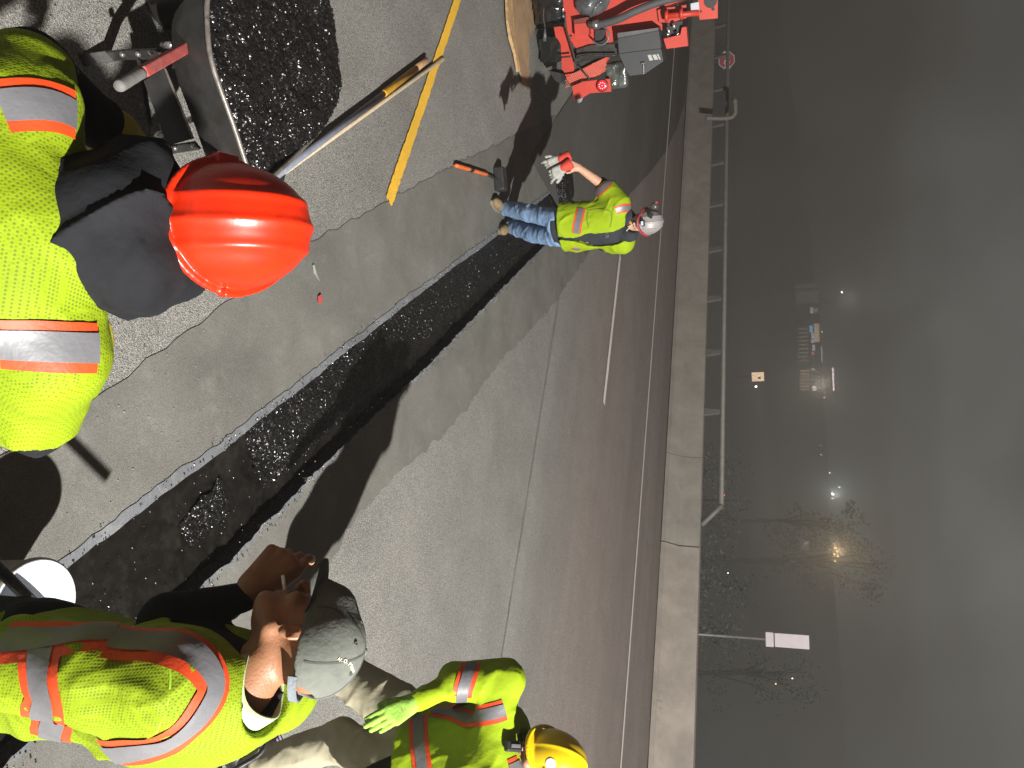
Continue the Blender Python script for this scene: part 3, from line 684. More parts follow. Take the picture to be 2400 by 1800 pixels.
# ================================================================== person in the grey cap (right foreground)
def person_cap():
    Nk = D(545, 1478, 1.63); F = Vector((-.92, .38, 0)).normalized(); L = Vector((-F.y, F.x, 0)); U = Vector((0, 0, 1))
    R = Matrix((L, F, U)).transposed(); T = lambda x, y, z: Nk + R @ Vector((x, y, z))
    e = empty('person', (Nk.x + .02, Nk.y, 0), 'man in a faded grey cap seen in profile, one hand raised to his mouth', 'person')
    # head
    HC = D(652, 1380, 1.68); HR = frame3(Vector((-.80, .60, -.10)), R @ Vector((-.40, -.10, 1)))
    lo, hi = bbox([HC, T(0, 0, -.12)], .16); h = Field(lo, hi, .0032)
    head_prims(h, HC, HR, 1.0, neck=False)
    h.cone(HC + HR @ Vector((0, -.03, -.05)), T(0, -.01, -.03), .055, .062, .025); h.cone(T(0, -.01, -.03), T(0, -.02, -.12), .062, .075, .03)
    h.mesh('body', m_skinB, e)  # this mesh is the head and neck only
    # right hand raised in front of the face, thumb and index pinched
    WR = D(545, 1268, 1.82)
    lo, hi = bbox([WR, D(650, 1190, 1.82)], .17); hf = Field(lo, hi, .0028)
    yd = D(622, 1196, 1.84) - WR
    hand_prims(hf, WR, yd, D(600, 1150, 1.52) - D(600, 1250, 1.82), side=1, curl=((50, 42, 22), (76, 74, 40), (84, 85, 45), (88, 85, 45)), thumb=(28, -8), s=1.15, spread=1)
    hf.cone(WR - yd.normalized() * .07, WR + yd.normalized() * .01, .028, .027, .02)
    hf.mesh('hand', m_skinB, e)
    # cigarette
    bm = bmesh.new(); a = HC + HR @ Vector((0.008, .100, -.061)); tube(bm, [a, a + HR @ Vector((.006, .032, -.012))], .004, 10); from_bm('cigarette', bm, mat('cigarette_paper', (.8, .78, .7), rough=.8), e, True)
    # dark jumper: torso, far arm bent up to the face, near upper arm
    rsh = T(-.19, .0, -.06); rel = D(360, 1335, 1.74); lsh = T(.185, -.01, -.07); lel = T(.26, -.02, -.40)
    pts = [T(.3, .3, 0), T(-.3, -.25, 0), T(-.3, .3, .05), T(.32, -.28, -1.0), rel, WR]; lo, hi = bbox(pts, .07)
    j = Field(lo, hi, .0075); tor = lambda fd, g=0.0: (
        fd.cone(T(0, -.03, -.2), T(0, -.03, -.62), .115 + g, .105 + g, .05, sc=(1.5, 1, 1), R=R),
        fd.ell(T(0, -.02, -.13), (.205 + g, .12 + g, .12 + g), R, .05),
        fd.cone(T(0, -.02, -.0), T(0, -.01, -.1), .07 + g, .085 + g, .05),
        fd.cone(T(-.18, -.01, -.06), T(.18, -.01, -.06), .072 + g, .072 + g, .05))
    tor(j)
    j.cone(rsh, rel, .068, .055, .03); j.cone(rel, WR - yd.normalized() * .035, .054, .038, .02)
    j.cone(T(0, .01, -.6), T(0, .0, -.85), .13, .14, .05, sc=(1.3, 1, 1), R=R)
    j.ell(T(0, .02, .03), (.06, .08, .06), R, .02, 's')
    j.wrinkle(.008, 70, yd, 1.2, 2)
    j.mesh('jumper', m_black, e)
    # pale undershirt collar
    bm = bmesh.new(); cc = T(0, .0, .02); RC = frame3(R @ Vector((0, 1, -.45)), R @ Vector((0, .45, 1)))
    ring = lambda rx, ry, z: [cc + RC @ Vector((rx * math.cos(t), ry * math.sin(t) - .0, z + .006 * math.sin(3 * t))) for t in [2 * math.pi * i / 40 for i in range(40)]]
    rings = [ring(.082, .088, -.06), ring(.075, .080, -.01), ring(.071, .076, .012), ring(.067, .071, .010), ring(.070, .074, -.03)]
    vv = [[bm.verts.new(p) for p in r] for r in rings]
    for a, b in zip(vv, vv[1:]):
        for i in range(40): bm.faces.new((a[i], a[(i + 1) % 40], b[(i + 1) % 40], b[i]))
    from_bm('shirt_collar', bm, mat('pale_lime_cloth', (.34, .42, .22), rough=.85, bump=.2, bs=40), e, True)
    # vest with short sleeve
    v = Field(*bbox([T(-.3, .3, .08), T(.36, -.3, -.95), T(.36, .3, 0), T(-.3, -.3, 0)], .04), .0062)
    tor(v, .022); v.cone(T(.18, -.01, -.065), T(.235, -.005, -.18), .092, .094, .045); v.cone(T(.235, -.005, -.18), T(.27, 0.0, -.38), .09, .096, .03)
    v.cone(T(-.18, -.01, -.065), T(-.24, .03, -.22), .09, .085, .045)
    v.ell(T(0, -.09, -.16), (.17, .09, .16), R, .06)
    v.cone(T(0, -.01, -.5), T(0, -.02, -.9), .125, .135, .06, sc=(1.35, 1, 1), R=R)
    v.ell(T(0, .0, .06), (.088, .10, .085), R, .01, 's')                        # neck opening
    v.cone(T(.015, .11, .02), T(.03, .16, -.30), .082, .050, .01, 's'); v.cone(T(.03, .16, -.3), T(.02, .17, -1.0), .045, .02, .0, 's')
    fade = lambda X, Y, Z: np.clip((np.sqrt((X - Nk.x) ** 2 + (Y - Nk.y) ** 2 + (Z - Nk.z) ** 2) - .13) / .08, 0, 1)
    v.wrinkle(.013, 34, R @ Vector((.3, .5, 1)), 1.5, 1, fade); v.wrinkle(.007, 85, R @ Vector((1, .2, .5)), 1.3, 5, fade)
    v.cut(T(.27, 0, -.385), R @ Vector((.2, 0, -1)), where=lambda X, Y, Z: ((X - Nk.x) * L.x + (Y - Nk.y) * L.y) > .19)
    v.cut(T(0, 0, -.88), (0, 0, -1))
    vo = v.mesh('vest', m_hiviz, e); bv = bvh_of(vo)
    cc = lambda l: [cast(bv, x, y) for x, y in l]
    tape(bv, cc([(240, 1378), (330, 1388), (400, 1403), (436, 1428), (466, 1478), (450, 1520), (380, 1592), (330, 1612), (237, 1627), (120, 1642), (12, 1654)]), e)
    tape(bv, cc([(96, 1378), (90, 1410), (88, 1440), (88, 1490), (95, 1540), (112, 1592)]), e)
    tape(bv, cc([(2, 1384), (100, 1380), (170, 1372), (262, 1368)]), e)
    # seam lines: armhole piping and shoulder seam
    m_seam = mat('seam_thread', (.22, .38, .01), rough=.8)
    ribbon('seam', bv, cc([(335, 1395), (362, 1410), (368, 1450), (368, 1480), (360, 1530), (336, 1583)]), .0035, .0015, m_seam, e, across=2)
    # trousers and boots (mostly below the frame)
    tr_ = Field(*bbox([T(-.25, .2, -.7), T(.25, -.25, -1.72)], .08), .011)
    for q in (-1, 1):
        tr_.cone(T(q * .095, 0, -.86), T(q * .11, .02, -1.25), .095, .07, .03); tr_.cone(T(q * .11, .02, -1.25), T(q * .12, -.03, -1.62), .07, .06, .03)
    tr_.wrinkle(.008, 60, (0, 0, 1), 1.2, 4); tr_.mesh('trousers', m_char, e)
    for q in (-1, 1):
        b_ = Field(*bbox([T(q * .12, .2, -1.6), T(q * .12, -.15, -1.72)], .08), .009)
        b_.cone(T(q * .12, -.03, -1.55), T(q * .12, -.04, -1.655), .055, .05, .02); b_.cone(T(q * .12, -.03, -1.66), T(q * .125, .17, -1.665), .046, .042, .02)
        b_.cut((0, 0, .004), (0, 0, -1)); b_.mesh('boot', mat('brown_leather', (.10, .06, .035), rough=.6, bump=.3), e)
    # cap
    CC = HC + HR @ Vector((0, -.012, .042)); m_cap = mat('washed_grey_cotton', (.085, .092, .080), rough=.9, var=.22, vs_=9, bump=.2, bs=70, spec=.1, col2=(.145, .152, .135))
    c_ = Field(*bbox([CC], .21), .0032)
    c_.ell(CC, (.088, .110, .099), HR, 0); c_.cone(CC + HR @ Vector((0, .09, .01)), CC + HR @ Vector((0, .10, -.02)), .05, .05, .03, sc=(1.2, 1, 1), R=HR)
    c_.wrinkle(.0012, 55, HR @ Vector((1, .3, .1)), 1.4, 3)
    c_.ell(CC + HR @ Vector((0, 0, -.006)), (.076, .098, .086), HR, 0, 's')
    c_.cut(CC + HR @ Vector((0, 0, -.034)), HR @ Vector((0, 0, -1)))
    c_.ell(CC + HR @ Vector((0, -.115, -.02)), (.038, .04, .033), HR, .002, 's')      # opening above the strap
    cap = c_.mesh('cap', m_cap, e, 5)
    # brim
    bm = bmesh.new(); top = []; NB = 22
    def brim(r, t, dz_=0):
        a = -1.08 + 2.16 * t; x = .082 * math.sin(a) ; y = .100 * math.cos(a) * 1.0
        ex = r * .098 * (math.cos(a * .95)) ** .6
        return CC + HR @ Vector((x * (1 + .12 * r), y + ex, -.026 - .006 * r - 2.2 * x * x * (.6 + .6 * r) + .012 * math.sin(r * 2.4) + dz_))
    g = [[brim(i / 6, j / NB) for j in range(NB + 1)] for i in range(7)]; g2 = [[brim(i / 6, j / NB, -.0045) for j in range(NB + 1)] for i in range(7)]
    def sheet2(g, g2):
        a = [[bm.verts.new(p) for p in r] for r in g]; b = [[bm.verts.new(p) for p in r] for r in g2]
        for i in range(len(a) - 1):
            for j in range(len(a[0]) - 1):
                bm.faces.new((a[i][j], a[i][j + 1], a[i + 1][j + 1], a[i + 1][j])); bm.faces.new((b[i][j], b[i + 1][j], b[i + 1][j + 1], b[i][j + 1]))
        A_ = a[0] + [r[-1] for r in a[1:]] + a[-1][::-1][1:] + [r[0] for r in a[::-1][1:-1]]; B_ = b[0] + [r[-1] for r in b[1:]] + b[-1][::-1][1:] + [r[0] for r in b[::-1][1:-1]]
        n = len(A_)
        for i in range(n): bm.faces.new((A_[i], A_[(i + 1) % n], B_[(i + 1) % n], B_[i]))
    sheet2(g, g2); from_bm('brim', bm, m_cap, cap, True)
    bc = bvh_of(cap); m_st = mat('dark_stitching', (.055, .06, .052), rough=.9); m_strap = mat('blue_grey_strap', (.11, .125, .14), rough=.8, bump=.4, bs=120)
    def sph(th, ph): return CC + HR @ Vector((.13 * math.sin(th) * math.cos(ph), .15 * math.sin(th) * math.sin(ph), .14 * math.cos(th)))
    for k_ in range(6):
        ph = math.radians(90 + 60 * k_ + 0); 
        ribbon('panel_seam', bc, [sph(t, ph) for t in (.08, .5, .9, 1.3, 1.75)], .0045, .0012, m_st, cap, .01, 2)
    for k_ in range(6):
        ph = math.radians(60 + 60 * k_); p, n_, *_ = bc.find_nearest(sph(.62, ph)); bm = bmesh.new(); lathe(bm, [(.0015, .0006), (.0022, .0024), (.0045, .0026), (.0055, .0006)], p, n_, 14); from_bm('eyelet', bm, m_st, cap, True)
    bm = bmesh.new(); tp = CC + HR @ Vector((0, 0, .098)); lathe(bm, [(0.0001, .006), (.006, .005), (.008, .001), (.0085, -.003)], tp, HR.col[2], 16); from_bm('top_button', bm, m_cap, cap, True)
    st = [CC + HR @ Vector((.094 * math.sin(a), -.114 * math.cos(a), -.030)) for a in [-.75 + 1.5 * i / 14 for i in range(15)]]
    bm = bmesh.new(); 
    rows = []
    for p in st:
        o_ = (p - CC); o_ = (o_ - HR.col[2] * o_.dot(HR.col[2])).normalized()
        rows.append([bm.verts.new(p + HR.col[2] * dz2 + o_ * do) for dz2, do in ((.009, .0), (.009, .003), (-.009, .003), (-.009, 0))])
    for a, b in zip(rows, rows[1:]):
        for i in range(4): bm.faces.new((a[i], a[(i + 1) % 4], b[(i + 1) % 4], b[i]))
    from_bm('back_strap', bm, m_strap, cap)
    # embroidered name on the back left panel
    m_emb = mat('cream_thread', (.62, .58, .42), rough=.8)
    txt = 'H.O.PENN'; 
    tdir = (CU * .80 + CR * .60)
    for i, ch in enumerate(txt):
        u_ = i / 7; p = cast(bc, 731 + 29 * u_ + 5 * math.sin(u_ * 3.14), 1427 + 25 * u_ - 4 * math.sin(u_ * 3.14))
        if p is None: continue
        n_ = bc.find_nearest(p)[1]; xx = (tdir - n_ * tdir.dot(n_)).normalized(); up = n_.cross(xx)
        cu = bpy.data.curves.new('t', 'FONT'); cu.body = ch; cu.size = .0105; cu.extrude = .0005; cu.offset = .0002; cu.align_x = 'CENTER'
        to = bpy.data.objects.new('t', cu); COL.objects.link(to)
        Mx = Matrix((xx, up, n_)).transposed().to_4x4(); Mx.translation = p + n_ * .0012
        dg = bpy.context.evaluated_depsgraph_get(); me = bpy.data.meshes.new_from_object(to.evaluated_get(dg)); me.transform(Mx); bpy.data.objects.remove(to)
        me.materials.clear(); link('letter', me, m_emb, cap)
    return e
person_cap()
# ================================================================== person in the orange hard hat (left foreground, back to us)
def hard_hat(parent, C, R, m, name='hard_hat', s=1.0, ridges=(0.0, .042, -.042), full=False, slots=True):
    """C centre of the rim plane, R columns (left, forward, up)"""
    T = lambda x, y, z: C + R @ (Vector((x, y, z)) * s)
    h = Field(*bbox([C + R @ Vector((0, .02, .07))], .21 * s), .0036)
    h.ell(T(0, -.005, .0), (.118 * s, .142 * s, .155 * s), R, 0)
    for rx in ridges:                                                   # crown ribs, front to back
        q = 1 - (rx / .118) ** 2
        h.ell(T(rx, -.005, 0), (.010 * s, (.142 * q ** .5 + .003) * s, (.155 * q ** .5 + .0035) * s), R, .012)
    h.cut(C + R @ Vector((0, 0, .004)), R @ Vector((0, 0, -1)))
    for i in range(64):                                                 # rain gutter / rim
        a = 2 * math.pi * i / 64; b = 2 * math.pi * (i + 1) / 64
        q = lambda a: T(.123 * math.sin(a), -.004 + (.150 + .03 * max(0, math.cos(a)) ** 2) * math.cos(a), .006 - .012 * max(0, math.cos(a)))
        h.cone(q(a), q(b), .0075 * s, .0075 * s, .0025)
    if full or True:
        for i in range(-12, 13):                                          # peak at the front
            a = i * .07; h.cone(T(.10 * math.sin(a), .12 * math.cos(a), .004), T(.108 * math.sin(a), .172 * math.cos(a) + .006, -.012), .0055 * s, .005 * s, .003)
    if slots:
        for q in (-1, 1):
            h.box(T(q * .124, -.02, .012), (.008 * s, .024 * s, .012 * s), R, .003, .004)
            h.box(T(q * .133, -.02, .014), (.004 * s, .015 * s, .0028 * s), R, .001, .0, 's')
    h.ell(T(0, -.005, -.012), (.112 * s, .136 * s, .15 * s), R, 0, 's')
    return h.mesh(name, m, parent, 2)
m_orh = mat('orange_red_shell', (.52, .018, .002), rough=.36, var=.06, vs_=5, spec=.5, dirt=.5, dcol=(.16, .008, .003), ds=22, bump=.04, bs=40)
def person_orange():
    Nk = D(262, 485, 1.30); F = Vector((-.12, 1, 0)).normalized(); L = Vector((-F.y, F.x, 0)); R = Matrix((L, F, Vector((0, 0, 1)))).transposed(); T = lambda x, y, z: Nk + R @ Vector((x, y, z))
    e = empty('person', (Nk.x, Nk.y - .1, 0), 'man in an orange hard hat and black hoodie seen from behind, leaning toward the wheelbarrow', 'person')
    HC = D(475, 492, 1.47); HR = frame3(Vector((-.06, 1, .16)), Vector((.06, -.1, 1)))
    h = Field(*bbox([HC, T(0, 0, 0)], .17), .006); head_prims(h, HC, HR, 1.0, neckdir=(0, -.5, -1)); h.mesh('body', m_skinD, e)  # the body mesh here is just head and neck
    pel = T(0, -.10, -.62)
    T0 = T
    T = lambda x, y, z: T0(x * 1.05 - .01, y - .03, z - .095)
    def tor(fd, g=0.0):
        fd.ell(T(0, -.03, -.15), (.215 + g, .14 + g, .14 + g), R, .05); fd.cone(T(0, -.04, -.2), pel, .13 + g, .13 + g, .05, sc=(1.45, 1, 1), R=R)
        fd.cone(T(0, .0, .0), T(0, -.02, -.12), .075 + g, .095 + g, .05); fd.cone(T(-.19, -.01, -.06), T(.19, -.01, -.06), .075 + g, .075 + g, .05)
    lel = D(66, 138, 1.36); lwr = D(268, 316, 1.60); rel = T(-.33, .12, -.28); rwr = T(-.16, .33, -.36)
    j = Field(*bbox([T(-.36, .5, .22), T(.42, -.2, -.95)], .08), .007)
    tor(j); j.cone(T(.2, -.01, -.07), lel, .072, .058, .03); j.cone(lel, lwr, .058, .047, .02); j.cone(T(-.2, -.01, -.07), rel, .072, .058, .03); j.cone(rel, rwr, .058, .045, .02)
    # hood pulled up under the hat, and its slack at the right
    j.cone(D(215, 490, 1.33), D(395, 488, 1.55), .118, .098, .05); j.ell(D(290, 565, 1.33), (.10, .085, .07), R, .04)
    j.cone(D(285, 625, 1.38), D(400, 600, 1.50), .055, .05, .03)
    j.cone(D(255, 430, 1.30), D(300, 380, 1.36), .07, .075, .04)
    j.wrinkle(.022, 40, (1, .2, .35), 1.7, 7, where=lambda X, Y, Z: (Z > Nk.z - .05).astype(np.float32)); j.wrinkle(.008, 75, (.4, 1, .2), 1.2, 3)
    jo = j.mesh('hoodie', m_black, e)
    v = Field(*bbox([T(-.34, .3, .1), T(.34, -.3, -.95)], .05), .0065)
    tor(v, .022); v.ell(T(0, -.08, -.10), (.2, .10, .14), R, .05); v.cone(T(.19, -.01, -.07), T(.2, -.01, -.07).lerp(lel, .62), .094, .088, .04); v.cone(T(-.19, -.01, -.07), T(-.285, .04, -.18), .094, .09, .04)
    v.cone(T(0, -.1, -.5), T(0, -.1, -.9), .16, .17, .06, sc=(1.3, 1, 1), R=R)
    v.cone(T(0, .045, .0), T(0, .08, .25), .085, .13, .0, 's', sc=(1.25, 1, 1), R=R); v.cone(T(0, .1, 0), T(0, .22, -.3), .07, .02, .0, 's')
    v.wrinkle(.014, 32, R @ Vector((1, .3, .2)), 1.5, 8, lambda X, Y, Z: np.clip((np.sqrt((X - Nk.x) ** 2 + (Y - Nk.y) ** 2 + (Z - Nk.z) ** 2) - .15) / .08, 0, 1)); v.wrinkle(.004, 110, R @ Vector((.5, .2, 1)), 1.0, 5)
    v.cut(T(0, -.1, -.9), (0, 0, -1))
    vo = v.mesh('vest', m_hiviz, e); bv = bvh_of(vo); cc = lambda l: [cast(bv, x, y) for x, y in l]
    tape(bv, cc([(0, 742), (60, 745), (120, 749), (170, 751), (212, 752)]), e, .084, .05)
    tape(bv, cc([(2, 232), (50, 226), (90, 226), (130, 234), (165, 254)]), e, .084, .05)
    ribbon('seam', bv, cc([(216, 330), (214, 420), (222, 520), (228, 600), (232, 650)]), .010, .003, m_char, e, across=2)
    # black sleeve and yellow gauntlet glove of the left hand are lit from the far side
    m_glv = mat('yellow_leather', (.30, .25, .02), rough=.75, bump=.3, bs=50)
    g = Field(*bbox([lwr, lwr + Vector((-.05, .2, -.05))], .12), .0034)
    yd = (lwr - lel).normalized(); g.cone(lwr - yd * .035, lwr + yd * .03, .056, .044, .01)
    hand_prims(g, lwr + yd * .02, yd + Vector((0.25, .2, -.25)), (-.2, .2, 1), side=-1, curl=(50, 55, 58, 60), s=1.08, rad=1.2)
    g.mesh('glove', m_glv, e)
    g = Field(*bbox([rwr, rwr + Vector((-.05, .2, -.05))], .12), .005)
    hand_prims(g, rwr, (.1, 1, -.3), (0, .2, 1), side=1, curl=(50, 55, 58, 60), s=1.05, rad=1.2); g.cone(rwr - Vector((0, .04, 0)), rwr, .05, .045, .02); g.mesh('glove', m_glv, e)
    tr_ = Field(*bbox([T(-.25, .2, -.6), T(.25, -.3, -1.66)], .08), .011)
    for q in (-1, 1):
        tr_.cone(T(q * .10, -.1, -.72), T(q * .13, -.02, -1.18), .10, .075, .03); tr_.cone(T(q * .13, -.02, -1.18), T(q * .14, -.06, -1.55), .075, .062, .03)
    tr_.wrinkle(.008, 60, (0, 0, 1), 1.2, 4); tr_.mesh('trousers', m_char, e)
    for q in (-1, 1):
        b_ = Field(*bbox([T(q * .14, .2, -1.5), T(q * .14, -.15, -1.65)], .08), .009)
        b_.cone(T(q * .14, -.06, -1.48), T(q * .14, -.06, -1.59), .058, .052, .02); b_.cone(T(q * .14, -.05, -1.6), T(q * .145, .15, -1.605), .047, .043, .02)
        b_.cut((0, 0, .004), (0, 0, -1)); b_.mesh('boot', m_black, e)
    HH = D(502, 492, 1.46); hard_hat(e, HH, HR, m_orh, s=1.0, ridges=(.0, .045, -.045))
    return e
person_orange()
# ================================================================== person in the yellow hard hat (standing behind the grey cap)
m_khaki = mat('khaki_cotton', (.27, .25, .175), rough=.9, var=.1, vs_=9, bump=.3, bs=24, spec=.15)
m_yelh = mat('yellow_shell', (.52, .36, .004), rough=.3, var=.05, vs_=6, spec=.5, dirt=.2, dcol=(.2, .12, .01), ds=12)
m_boot = mat('black_rubber', (.012, .012, .013), rough=.5, bump=.2)
def boot(e, an, yaw, m, sole=None, s=1.0, h=.0035):
    """an: ankle joint about 0.1 above the ground; yaw direction of the toe"""
    d = Vector(yaw).normalized(); an = Vector(an); R = Matrix((Vector((-d.y, d.x, 0)), d, Vector((0, 0, 1)))).transposed(); T = lambda x, y, z: Vector((an.x, an.y, 0)) + R @ (Vector((x, y, z)) * s)
    b = Field(*bbox([T(0, -.1, 0), T(0, .25, .22)], .09), .006)
    b.cone(T(0, -.02, .20), T(0, -.02, .08), .055 * s, .05 * s, .02); b.cone(T(0, -.03, .055), T(0, .13, .05), .044 * s, .043 * s, .03); b.ell(T(0, .15, .048), (.05 * s, .07 * s, .04 * s), R, .02)
    b.cut(T(0, 0, .024), (0, 0, -1)); b.wrinkle(.004, 90, d, 1, 3); o = b.mesh('boot', m, e)
    bm = bmesh.new(); pl = []
    for i in range(28):
        a = 2 * math.pi * i / 28; y = math.cos(a); x = math.sin(a); pl.append((x * (.050 if y > 0 else .042) * s, (.068 + y * .145) * s))
    prism(bm, pl, .028 * s, R, Vector((an.x, an.y, .0005))); from_bm('sole', bm, sole or m_boot, o); return o
def person_yellow():
    hip = D(905, 1628, 3.54); F = Vector((-.80, -.45, 0)).normalized(); L = Vector((-F.y, F.x, 0)); R = Matrix((L, F, Vector((0, 0, 1)))).transposed()
    Nk = D(1120, 1625, 3.43); T = lambda x, y, z: Nk + R @ Vector((x, y, z)); H = lambda x, y, z: hip + R @ Vector((x, y, z))
    e = empty('person', (hip.x, hip.y, 0), 'man in a yellow hard hat and khaki trousers standing with gloved hand on his thigh', 'person')
    HC = D(1172, 1640, 3.37); HR = frame3(Vector((-.74, -.60, -.30)), Vector((-.2, -.15, 1)))
    h = Field(*bbox([HC, T(0, 0, 0)], .17), .0045); head_prims(h, HC, HR, 1.05, neckdir=(0, -.45, -1)); h.mesh('body', m_skinC, e)  # head and neck alone make up this body mesh
    # beard, glasses, headband
    m_hair = mat('dark_hair', (.018, .013, .010), rough=.9, bump=.6, bs=120)
    b = Field(*bbox([HC], .16), .0045); HT = lambda x, y, z: HC + HR @ Vector((x, y, z))
    b.ell(HT(0, .048, -.088), (.051, .047, .036), HR, .0); b.ell(HT(0, .11, -.02), (.035, .05, .05), HR, .01, 's')
    for q in (-1, 1): b.cone(HT(q * .066, .0, -.04), HT(q * .045, .05, -.085), .016, .02, .02)
    b.mesh('beard', m_hair, e)
    b = Field(*bbox([HC], .16), .005); b.ell(HT(0, -.02, .02), (.083, .102, .085), HR, 0); b.cut(HT(0, .03, 0), HR @ Vector((0, 1, -.4))); b.cone(HT(0, -.04, -.02), HT(0, -.07, -.15), .072, .075, .05); b.mesh('neck_gaiter', m_black, e)
    bm = bmesh.new()
    for q in (-1, 1): tube(bm, [HT(q * .033 + .024 * math.cos(a), .106, .004 + .018 * math.sin(a)) for a in [i * math.pi / 8 for i in range(17)]], .0022, 6, False); tube(bm, [HT(q * .057, .104, .008), HT(q * .078, .0, .01)], .002, 6)
    tube(bm, [HT(-.01, .108, .006), HT(.01, .108, .006)], .002, 6); from_bm('glasses', bm, m_boot, e)
    HH = HC + HR @ Vector((0, -.008, .035)); hh = hard_hat(e, HH, HR, m_yelh, s=1.04, ridges=(0.0,))
    bvh = bvh_of(hh); m_w = mat('white_sticker', (.40, .39, .38), rough=.5, var=.03); m_r = mat('red_sticker', (.28, .012, .012), rough=.5)
    def decal(name, loc2, w, hgt, m, off=.0015, mround=False):
        p, n, *_ = bvh.find_nearest(HH + HR @ Vector(loc2)); up = HR.col[2] - n * HR.col[2].dot(n); up.normalize(); x = up.cross(n); bm = bmesh.new(); vv = []
        pl = [(math.cos(i * math.pi / 8) * w / 2, math.sin(i * math.pi / 8) * hgt / 2) for i in range(16)] if mround else [(-w / 2, -hgt / 2), (w / 2, -hgt / 2), (w / 2, hgt / 2), (-w / 2, hgt / 2)]
        for a, b_ in pl:
            q = p + x * a + up * b_; q2, n2, *_ = bvh.find_nearest(q); vv.append(bm.verts.new(q2 + n2 * (off + .002)))
        bm.faces.new(vv); bmesh.ops.triangulate(bm, faces=bm.faces[:]); return from_bm(name, bm, m, hh)
    decal('round_sticker', (.07, .10, .075), .045, .045, m_w, .001, True); decal('sticker', (.10, .09, .045), .035, .012, m_r); decal('sticker', (.105, .085, .03), .04, .012, m_w)
    # hi-viz jacket: torso, arms
    lsh = T(.19, 0, -.07); rsh = T(-.19, 0.0, -.07)
    # the arm nearest the trench hangs down to the thigh
    shN = D(1090, 1468, 3.45); elN = D(985, 1474, 3.43); wrN = D(885, 1522, 3.32)
    shF = T(.20, .0, -.07); elF = T(.32, -.02, -.32); wrF = T(.36, .0, -.58)
    j = Field(*bbox([shN, wrN, hip, elF, wrF, T(0, 0, .05), T(-.2, .15, 0), T(.2, -.15, 0), T(.2, .15, 0)], .2), .0075)
    axis = (Nk - hip); up_ = axis.normalized(); Rt = frame3(F, up_); 
    c1 = hip + axis * .78; c0 = hip + axis * .1
    j.cone(c0, c1, .16, .172, .05, sc=(1.48, 1, 1), R=Rt); j.cone(D(1075, 1500, 3.43), T(.19, 0, -.07), .095, .09, .05); j.cone(T(0, 0, -.01), T(0, 0, -.08), .078, .11, .05)
    j.cone(shN, elN, .098, .088, .03); j.cone(elN, wrN.lerp(elN, .2), .058, .044, .01); j.cone(shF, elF, .085, .075, .03); j.cone(elF, wrF, .06, .045, .01)
    j.cone(hip + axis * .12, hip - axis * .06, .165, .175, .05, sc=(1.28, 1, 1), R=Rt)
    j.ell(T(0, .03, .05), (.075, .085, .085), R, .01, 's')
    j.wrinkle(.011, 36, R @ Vector((.4, .3, 1)), 1.4, 3); j.wrinkle(.006, 85, R @ Vector((1, .2, .6)), 1.1, 6)
    j.cut(hip - up_ * .06, -up_)
    jo = j.mesh('hi_viz_jacket', m_hiviz2, e); bv = bvh_of(jo); cc = lambda l: [cast(bv, x, y) for x, y in l]
    tape(bv, cc([(903, 1548), (904, 1570), (906, 1610), (912, 1655), (916, 1700)]), e)
    tape(bv, cc([(935, 1535), (990, 1543), (1040, 1546), (1090, 1533), (1135, 1503), (1150, 1492)]), e)
    tape(bv, cc([(1020, 1432), (1010, 1460), (1000, 1490), (990, 1520)]), e)
    tape(bv, cc([(1100, 1665), (1130, 1650), (1145, 1640)]), e)
    # radio microphone with coiled lead on the chest
    p = cast(bv, 1102, 1612); n = bv.find_nearest(p)[1]; bm = bmesh.new(); Rm = frame(n, up_); box(bm, p + n * .02, (.085, .045, .03), Rm, .008); m_ = from_bm('radio_microphone', bm, m_boot, e)
    bm = bmesh.new(); box(bm, p + n * .038, (.05, .014, .006), Rm, .002); from_bm('speaker_grille', bm, m_silver, m_)
    q1 = cast(bv, 1120, 1590) + n * .02; q2 = T(.0, .09, .03); bm = bmesh.new(); A = frame(q2 - q1); tube(bm, [q1.lerp(q2, i / 90) + A @ Vector((.009 * math.cos(i * .9), .009 * math.sin(i * .9), 0)) for i in range(91)], .003, 6); from_bm('coiled_lead', bm, m_boot, m_, True)
    # lime glove
    m_gl = mat('lime_knit', (.22, .40, .05), rough=.85, bump=.4, bs=90, var=.12); m_palm = m_boot
    g = Field(*bbox([wrN, D(820, 1550, 3.25)], .13), .0032); yd = D(845, 1545, 3.26) - wrN
    hand_prims(g, wrN, yd, CO - wrN, side=1, curl=(14, 12, 14, 18), thumb=(15, 10), s=1.08, rad=1.5, spread=1.5)
    g.cone(wrN - yd.normalized() * .085, wrN + yd.normalized() * .01, .046, .036, .01); go = g.mesh('glove', m_gl, e)
    pz = wrN + yd.normalized() * .055 + (CO - wrN).normalized() * .021; bm = bmesh.new(); box(bm, pz, (.028, .016, .003), frame(CO - wrN, yd), .001); from_bm('glove_badge', bm, mat('pink_print', (.30, .06, .08), rough=.7), go)
    g = Field(*bbox([wrF], .2), .005); hand_prims(g, wrF, (0, .0, -1), L, side=1, curl=(25, 25, 28, 30), s=1.08, rad=1.2); g.cone(wrF + Vector((0, 0, .06)), wrF, .045, .036, .01); g.mesh('glove', m_gl, e)
    # trousers: one leg forward toward the camera side, one striding away
    kA = D(735, 1600, 3.69); aA = G(500 * K, 1650 * K) + Vector((0, 0, .12)); kB = D(742, 1452, 3.76); aB = G(560 * K, 1400 * K) + Vector((0, 0, .12))
    hA = H(.10, .0, -.03); hB = D(860, 1535, 3.61)
    t_ = Field(*bbox([hip, aA, aB, kA, kB], .17), .0085)
    t_.cone(hip + Vector((0, 0, .05)), hip - Vector((0, 0, .05)), .14, .14, .04, sc=(1.25, 1, 1), R=R)
